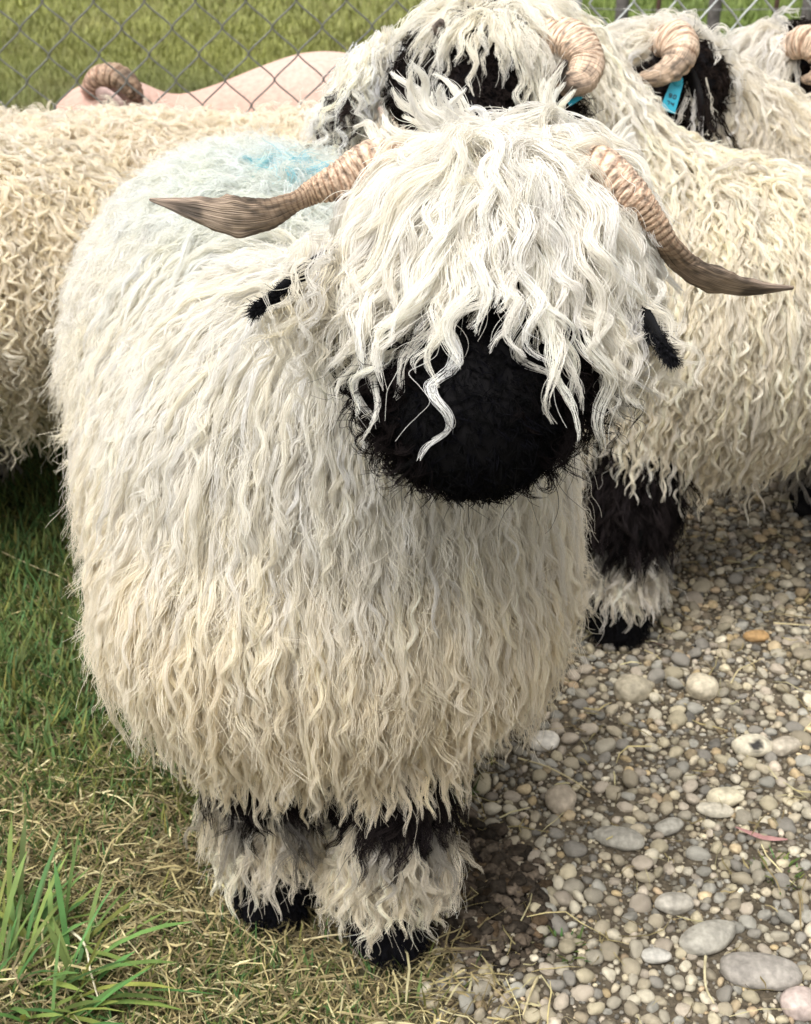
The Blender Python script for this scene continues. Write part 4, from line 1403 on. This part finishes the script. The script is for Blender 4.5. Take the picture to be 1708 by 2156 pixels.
# ---- second sheep: side on at the right, head turned to the camera ----------------------------
def second_sheep():
    sh = Shape(0.06)
    sh.ell((0.45, 1.86, 0.475), (0.205, 0.205, 0.208), 'wool')
    sh.ell((0.90, 1.92, 0.508), (0.36, 0.225, 0.208), 'wool', 0.08)
    sh.cap((0.30, 1.88, 0.60), (0.20, 1.95, 0.775), 0.125, 0.09, 'wool')
    A, B = P(1030, 108, 1.85), P(985, 250, 1.73)
    ax = unit((B - A)[None])[0]
    sh.ell(A, (0.092, 0.088, 0.058), 'head')
    sh.cap(A + ax * 0.10, B, 0.060, 0.052, 'face')
    sh.ell(P(985, 195, 1.82), (0.105, 0.05, 0.055), 'face')
    f1_, f2_ = A3([0.322, 1.72, 0.0]), A3([0.36, 1.98, 0.0])
    leg(sh, A3([0.36, 1.78, 0.36]), A3([0.335, 1.73, 0.20]), f1_)
    leg(sh, A3([0.38, 1.94, 0.36]), A3([0.37, 1.98, 0.20]), f2_)
    h1, h2 = A3([1.04, 1.84, 0]), A3([1.06, 2.06, 0])
    leg(sh, A3([1.02, 1.88, 0.38]), A3([1.08, 1.85, 0.22]), h1)
    leg(sh, A3([1.02, 2.02, 0.38]), A3([1.10, 2.06, 0.22]), h2)
    s = Sheep((0.6, 1.88, 0.0), 'cream long-woolled sheep standing side-on at right, curled ribbed horn and blue ear tag', sh, A3([0.87, 0.815, 0.70]))
    s.body({'wool': s.cream * 0.9, 'head': BLACK, 'face': BLACK, 'thigh': A3([0.05, 0.04, 0.038]), 'shank': A3([0.2, 0.17, 0.15]), 'foot': BLACK})

    def tint(p, n, b):
        up = smooth(0.66, 0.78, p[:, 2])[:, None]
        return b * (1 - up) + A3([0.87, 0.83, 0.745]) * up
    s.fleece('undercoat', ['wool'], 14000, 0.04, 0.3, 7, 8, 0.007, 0.003, 0.003, 0.03, 0.008, 0.00042, lift=1.0, jit=0.25, frizz=0.003, fly=0.06, colfn=tint)
    s.fleece('fleece', ['wool'], 8500, 0.095, 0.3, 16, 16, 0.0045, 0.0010, 0.0048, 0.036, 0.026, 0.00038, lift=1.0, jit=0.12, frizz=0.0012, fly=0.03, colfn=tint, ell=0.6, var=0.09)
    xc = A[0]

    def fall(p, n, g):
        return g + np.tanh((p[:, 0] - xc) / 0.05)[:, None] * A3([0.08, 0, 0]) + A3([0, -0.25, 0])
    s.fleece('forelock', ['head'], 10000, 0.085, 0.35, 14, 18, 0.0085, 0.0013, 0.005, 0.06, 0.022, 0.0004, lift=0.7, warm=0.02, base=A3([0.87, 0.835, 0.75]), flow=fall, cond=lambda p, n: (n[:, 2] > -0.1) & (p[:, 0] > P(935, 100, 1.8)[0]) & (p[:, 0] < P(1130, 100, 1.8)[0]), jit=0.2, gw=0.35, grav=0.2, back=-0.7, var=0.07)
    s.fleece('face_hair', ['face', 'head'], 40000, 0.016, 0.4, 7, 4, 0.003, 0.001, 0.003, 0.015, 0.008, 0.0004, lift=1.6, base=A3([0.016, 0.012, 0.011]), mat=M_DARKHAIR, jit=0.6, var=0.4, ell=1)
    # shaggy ear tuft hanging on the left of the head
    pts = [P(868, 80, 1.90), P(810, 112, 1.86), P(765, 168, 1.83), P(732, 232, 1.81)]
    s.ear(pts, (0.016, 0.03, 0.03, 0.008), (0.008, 0.012, 0.012, 0.005), (0.7, 0.66, 0.58), (0, -0.3, 1))
    c = catmull(pts, 60)
    for k, (a0, a1, m, L, colr, mt) in enumerate(((12, 55, 340, 0.060, A3([0.90, 0.87, 0.80]), M_WOOL), (52, 60, 60, 0.035, A3([0.035, 0.026, 0.024]), M_DARKHAIR))):
        i = rng.integers(a0, a1, size=m)
        p = c[i] + N_(size=(m, 3)) * A3([0.011, 0.012, 0.013]) + A3([-0.004, -0.022, 0.006])
        G = []
        for q in range(m):
            dd = unit(A3([-0.45, -0.15, -0.7]) + 0.25 * N_(size=3))
            Lq = L * (0.6 + 0.8 * R())
            tt = np.linspace(0, 1, 12)[:, None]
            G.append(p[q] + dd * Lq * tt + A3([0.1, -0.1, -1]) * Lq * 0.45 * tt ** 2)
        S = strands(A3(G), np.tile(A3([0, -1.0, 0.3]), (m, 1)), 14, 0.008, 0.0015, 0.005 if k == 0 else 0.007, 0.04 if k == 0 else 0.024, 0.8, 0.004, 0.3, curl=0.3)
        hair_obj('ear_wool' if k == 0 else 'ear_hair', S, hair_r(len(S), 12, 0.0004), s.lock_cols(m, 14, colr, 0.1), mt, s.root)
    # black ear with tag at right, below the horn
    pts = [P(1110, 175, 1.80), P(1155, 205, 1.76), P(1185, 228, 1.74), P(1195, 255, 1.73)]
    s.ear(pts, (0.016, 0.028, 0.022, 0.004), (0.008, 0.009, 0.007, 0.003), (0.012, 0.011, 0.012), (0, -1, 0.3))
    ear_tag(s, P(1206, 204, 1.70), (0.35, -0.8, 0.6), (-0.5, 0.2, 0.8), 0.011, 0.008, marks=False)
    cc = catmull(pts, 40)
    n = 1600
    p = cc[rng.integers(0, 40, size=n)] + N_(size=(n, 3)) * 0.012
    t = np.linspace(0, 1, 7)
    S = p[:, None] + unit(A3([0.3, -0.5, -0.6]) + 0.5 * N_(size=(n, 3)))[:, None] * (t[None] * (0.012 + 0.02 * R((n, 1))))[..., None] + N_(size=(n, 1, 3)) * np.sin(t * 6)[None, :, None] * 0.004
    hair_obj('ear_hair', S, hair_r(n, 7, 0.0004), np.clip(A3([0.016, 0.012, 0.011]) * (1 + 0.5 * N_(size=(n, 1))), 0.003, 0.2), M_DARKHAIR, s.root)
    # curled horn at right, stub at left
    s.horn([P(1110, 95, 1.84), P(1165, 76, 1.79), P(1213, 92, 1.76), P(1236, 132, 1.74), P(1222, 170, 1.71), P(1190, 180, 1.69), P(1178, 160, 1.685), P(1192, 128, 1.68)],
           [0.022, 0.026, 0.025, 0.022, 0.019, 0.015, 0.011, 0.004], [0.018, 0.021, 0.020, 0.018, 0.015, 0.012, 0.008, 0.003], [0, 0], 36, HORN_PALE[:4] + [(0.16, 0.11, 0.075), (0.09, 0.065, 0.05)], up=(0, -1, 0))
    s.horn([P(985, 90, 1.85), P(945, 80, 1.80), P(925, 66, 1.77), P(930, 44, 1.75)], [0.016, 0.014, 0.011, 0.004], [0.013, 0.011, 0.008, 0.003], [0, 0], 8, [(0.3, 0.24, 0.2), (0.17, 0.13, 0.11)], up=(0, -1, 0))

    def legcol(p, n, b):
        k = smooth(0.150, 0.185, p[:, 2] + 0.04 * (vnoise(p * 35) - 0.5))[:, None]
        return b * (1 - k) + A3([0.014, 0.011, 0.011]) * k
    s.fleece('leg_wool', ['shank'], 18000, 0.055, 0.3, 12, 14, 0.006, 0.0012, 0.005, 0.045, 0.026, 0.0004, lift=2.0, base=A3([0.86, 0.81, 0.72]), cond=lambda p, n: (p[:, 2] > 0.095) & (p[:, 2] < 0.24) & (p[:, 0] < 0.7), colfn=legcol, jit=0.4, gw=0.3, var=0.15, back=-0.9)
    s.fleece('knee_hair', ['thigh'], 14000, 0.06, 0.3, 10, 12, 0.006, 0.0014, 0.004, 0.05, 0.016, 0.0004, lift=1.2, base=A3([0.014, 0.011, 0.011]), mat=M_DARKHAIR, cond=lambda p, n: (p[:, 2] < 0.34) & (p[:, 0] < 0.7), jit=0.35, var=0.5, back=-0.8)
    s.fleece('foot_hair', ['foot', 'shank'], 40000, 0.02, 0.4, 5, 3, 0.002, 0.001, 0.001, 0.02, 0.006, 0.0004, lift=1.0, base=A3([0.008, 0.008, 0.009]), mat=M_DARKHAIR, cond=lambda p, n: (p[:, 2] < 0.09) & (p[:, 0] < 0.7), jit=0.4, back=-0.9)
    for f in (f1_, f2_, h1, h2):
        s.hoof(f)
    return s


second_sheep()


# ---- plainer body for those we only see the fleece of -----------------------------------------
def flank_sheep(label, c0, c1, rx, ry, rz, cz, cream, head=None, dens=8500, amp=0.0062, lam=0.034, m=10, rad=0.00042, L=0.10, legs_x=None, jit=0.16, hair_back=-0.35, hgt=0.028, top=A3([0.87, 0.83, 0.75]), topz=(0.64, 0.72), leg_in=0.0):
    sh = Shape(0.06)
    yaw = math.atan2(c1[1] - c0[1], c1[0] - c0[0])
    for c in (c0, c1):
        sh.ell((c[0], c[1], cz), (rx, ry, rz), 'wool', yaw)
    mid = (A3(c0) + A3(c1)) / 2
    sh.ell((mid[0], mid[1], cz), (rx, ry * 1.04, rz), 'wool', yaw)
    d = unit((A3([*c1, 0]) - A3([*c0, 0]))[None])[0]
    q = A3([-d[1], d[0], 0])
    feet = []
    for c in (c0, c1):
        for k in (-1, 1):
            f = A3([c[0], c[1], 0]) + q * k * 0.10 + (d if c is c0 else -d) * leg_in
            leg(sh, f + A3([0, 0, cz - 0.14]), f + A3([0, 0, 0.20]), f)
            feet.append(f)
    if head is not None:
        head(sh)
    s = Sheep((mid[0], mid[1], 0.0), label, sh, cream, h=0.016)
    s.body({'wool': s.cream * 0.9, 'neck': s.cream * 0.9, 'head': s.cream * 0.85, 'face': BLACK, 'thigh': A3([0.10, 0.085, 0.07]), 'shank': A3([0.10, 0.085, 0.07]), 'foot': BLACK})

    def tint(p, n, b):
        up = smooth(topz[0], topz[1], p[:, 2])[:, None]
        return b * (1 - up) + top * up
    s.fleece('undercoat', ['wool', 'neck'], 9000, 0.04, 0.3, 7, 8, 0.008, 0.003, 0.003, 0.03, 0.008, 0.0005, lift=1.0, jit=0.3, frizz=0.003, fly=0.06, colfn=tint, mx=1.5)
    s.fleece('fleece', ['wool', 'neck'], dens, L, 0.3, 16, m, 0.0048, 0.0011, amp, lam, hgt, rad, lift=1.1, jit=jit, frizz=0.0015, fly=0.03, colfn=tint, ell=0.6, back=hair_back, mx=1.5)
    s.fleece('leg_wool', ['shank', 'thigh'], 9000, 0.06, 0.3, 9, 10, 0.006, 0.0014, 0.004, 0.045, 0.02, 0.0005, lift=1.6, base=s.cream * 0.55, jit=0.4, cond=lambda p, n: (p[:, 2] > 0.08) & (p[:, 2] < 0.34), back=-0.7, var=0.2, mx=1.5)
    for f in feet:
        s.hoof(f)
    return s


# left, near: crimped flank filling the left edge
flank_sheep('cream sheep cut off by the left edge, its crimped wavy flank beside the front sheep', (-0.66, 2.02), (-1.20, 2.03), 0.27, 0.215, 0.190, 0.487, A3([0.85, 0.785, 0.655]), amp=0.0085, lam=0.032, L=0.11, dens=7000, m=15, leg_in=0.17)
# left, behind: only its back shows
flank_sheep('creamy woolly sheep behind the left one, only its long back showing', (-0.16, 2.28), (-0.78, 2.30), 0.30, 0.20, 0.20, 0.46, A3([0.86, 0.80, 0.69]), L=0.07, jit=0.5, amp=0.005, m=10, top=A3([0.86, 0.81, 0.71]))


# right: head with a hooked horn
def head_right(sh):
    sh.cap((0.60, 2.20, 0.57), (0.49, 2.17, 0.682), 0.115, 0.078, 'neck')
    sh.ell(P(1385, 142, 2.13), (0.088, 0.07, 0.052), 'head')
    sh.cap(P(1425, 185, 2.08), P(1375, 235, 2.06), 0.060, 0.055, 'face')


s6 = flank_sheep('sheep behind the right one, black cheek, hooked tan horn and numbered blue ear tag', (0.72, 2.24), (1.15, 2.28), 0.25, 0.19, 0.19, 0.47, A3([0.86, 0.80, 0.69]), head_right, L=0.11, m=12, amp=0.006, lam=0.04, jit=0.25, hgt=0.032)
A6 = P(1385, 142, 2.13)
s6.fleece('forelock', ['head'], 11000, 0.075, 0.3, 13, 14, 0.0085, 0.0015, 0.006, 0.05, 0.02, 0.00045, lift=0.8, base=A3([0.82, 0.79, 0.72]), flow=lambda p, n, g: 0.4 * g + A3([-0.6, 0.1, 0.1]), cond=lambda p, n: n[:, 2] > -0.2, jit=0.35, back=-0.7, gw=0.35)
s6.fleece('neck_wool', ['neck', 'head'], 11000, 0.115, 0.3, 14, 14, 0.0075, 0.0014, 0.006, 0.045, 0.026, 0.00045, lift=1.0, base=A3([0.81, 0.76, 0.66]), jit=0.25, cond=lambda p, n: p[:, 0] > A6[0] + 0.09, flow=lambda p, n, g: g + A3([0.25, -0.05, 0]))
s6.fleece('face_hair', ['face'], 26000, 0.016, 0.4, 7, 4, 0.003, 0.001, 0.003, 0.016, 0.006, 0.00045, lift=1.0, base=A3([0.018, 0.013, 0.011]), mat=M_DARKHAIR, jit=0.6, var=0.4)
s6.horn([P(1385, 95, 2.10), P(1418, 84, 2.04), P(1434, 106, 2.00), P(1422, 136, 1.985), P(1392, 157, 1.98), P(1345, 168, 1.985)],
        [0.026, 0.028, 0.027, 0.024, 0.019, 0.010], [0.02, 0.022, 0.021, 0.019, 0.015, 0.008], [0, 0], 12, HORN_PALE, up=(0, -1, 0))
pts = [P(1440, 140, 2.05), P(1462, 175, 2.02), P(1474, 215, 2.0), P(1478, 250, 1.99)]
s6.ear(pts, (0.014, 0.024, 0.022, 0.004), (0.007, 0.008, 0.006, 0.003), (0.013, 0.012, 0.012), (0, -1, 0.3))
cc = catmull(pts, 40)
mm = 46
G = A3([cc[rng.integers(3, 34)] + N_(size=3) * 0.012 + unit(A3([0.15, -0.3, -0.9]) + 0.15 * N_(size=3)) * 0.075 * np.linspace(0, 1, 14)[:, None] for _ in range(mm)])
S = strands(G, np.tile(A3([0, -1.0, 0.2]), (mm, 1)), 13, 0.005, 0.0015, 0.003, 0.022, 0.8, 0.003, 0.3)
hair_obj('ear_hair', S, hair_r(len(S), 14, 0.00045), s6.lock_cols(mm, 13, np.where(R((mm, 1)) < 0.25, A3([[0.7, 0.66, 0.58]]), A3([[0.018, 0.014, 0.013]])), 0.2), M_DARKHAIR, s6.root)
ear_tag(s6, P(1416, 203, 1.975), (-0.1, -1, 0.25), (0.28, 0, 1), 0.0115, 0.0215)


# far right edge
def head_edge(sh):
    sh.cap((0.92, 2.56, 0.56), (0.82, 2.52, 0.635), 0.115, 0.078, 'neck')
    sh.ell(P(1672, 142, 2.46), (0.10, 0.08, 0.052), 'head')
    sh.cap(P(1705, 150, 2.44), P(1712, 240, 2.38), 0.07, 0.055, 'face')


s7 = flank_sheep('shaggy white sheep at the far right edge, half its dark face cut off', (1.02, 2.62), (1.45, 2.72), 0.25, 0.19, 0.19, 0.46, A3([0.86, 0.81, 0.71]), head_edge, m=12, L=0.11)
s7.fleece('forelock', ['head', 'neck'], 11000, 0.12, 0.3, 13, 14, 0.0085, 0.0015, 0.006, 0.05, 0.024, 0.0005, lift=0.9, base=A3([0.82, 0.79, 0.73]), flow=lambda p, n, g: g + A3([-0.2, -0.15, 0]), jit=0.3, back=-0.7, gw=0.35)
s7.fleece('face_hair', ['face'], 20000, 0.02, 0.4, 7, 4, 0.003, 0.001, 0.003, 0.016, 0.006, 0.0005, lift=1.0, base=A3([0.018, 0.013, 0.011]), mat=M_DARKHAIR, jit=0.6, var=0.4)
s7.horn([P(1660, 105, 2.42), P(1690, 88, 2.34), P(1720, 98, 2.31), P(1738, 130, 2.30), P(1722, 162, 2.29), P(1690, 168, 2.28)],
        [0.022, 0.026, 0.026, 0.022, 0.017, 0.006], [0.018, 0.02, 0.02, 0.017, 0.013, 0.005], [0, 0], 12, HORN_PALE, up=(0, -1, 0))


# shorn pink sheep beyond the fence
def shorn_sheep():
    sh = Shape(0.10)
    sh.ell((-0.17, 2.92, 0.475), (0.24, 0.17, 0.20), 'skin')
    sh.ell((0.25, 2.94, 0.465), (0.28, 0.18, 0.20), 'skin')
    sh.ell((-0.38, 2.91, 0.43), (0.17, 0.14, 0.165), 'skin')
    sh.cap((-0.46, 2.90, 0.46), (-0.60, 2.86, 0.545), 0.085, 0.062, 'skin')
    sh.cap((-0.60, 2.86, 0.555), (-0.665, 2.84, 0.53), 0.06, 0.052, 'skin')
    sh.cap((-0.665, 2.84, 0.53), (-0.75, 2.82, 0.44), 0.05, 0.038, 'face')
    feet = [A3([-0.36, 2.82, 0]), A3([-0.36, 3.0, 0]), A3([0.40, 2.84, 0]), A3([0.42, 3.04, 0])]
    for f in feet:
        leg(sh, f + A3([0.0, 0, 0.36]), f + A3([0, 0, 0.2]), f, (0.05, 0.03, 0.024))
    s = Sheep((0.0, 2.92, 0.0), 'freshly shorn pink sheep behind the chain-link fence, bare back and brown horn', sh, A3([0.78, 0.62, 0.55]), 'sheep outside the pen')
    tg = sh.tags(s.V)
    c = np.zeros((len(s.V), 3))
    k = (noise2(s.V[:, 0], s.V[:, 2], 7, 40) * 0.7 + 0.3 * noise2(s.V[:, 0], s.V[:, 2], 22, 41))[:, None]
    top = smooth(0.55, 0.68, s.V[:, 2] + 0.05 * (k[:, 0] - 0.5))[:, None]
    c[:] = (A3([0.48, 0.275, 0.225]) * (1 - k) + A3([0.53, 0.37, 0.29]) * k) * (1 - 0.5 * top) + A3([0.60, 0.44, 0.39]) * 0.5 * top
    c[tg == 'face'] = (0.02, 0.018, 0.018)
    for t_ in ('shank', 'thigh'):
        c[tg == t_] = (0.5, 0.4, 0.36)
    c[tg == 'foot'] = (0.02, 0.018, 0.018)
    s.body_ob = mesh_obj('body', s.V, s.Q, M_SKIN, c, s.root)
    s.horn([P(188, 196, 2.80), P(205, 166, 2.79), P(238, 158, 2.78), P(268, 174, 2.77), P(285, 198, 2.77), P(296, 222, 2.77)],
           [0.02, 0.026, 0.027, 0.024, 0.019, 0.007], [0.018, 0.022, 0.022, 0.019, 0.014, 0.005], [0, 0], 12, [(0.42, 0.25, 0.20), (0.40, 0.27, 0.19), (0.30, 0.21, 0.14), (0.27, 0.18, 0.12), (0.16, 0.08, 0.06)], up=(0, -1, 0))
    s.ear([P(205, 195, 2.78), P(225, 205, 2.77), P(250, 220, 2.76), P(262, 240, 2.76)], (0.014, 0.026, 0.02, 0.004), (0.006, 0.007, 0.006, 0.002), (0.55, 0.40, 0.36), (0, -0.5, 1))
    for f in feet:
        s.hoof(f)


shorn_sheep()
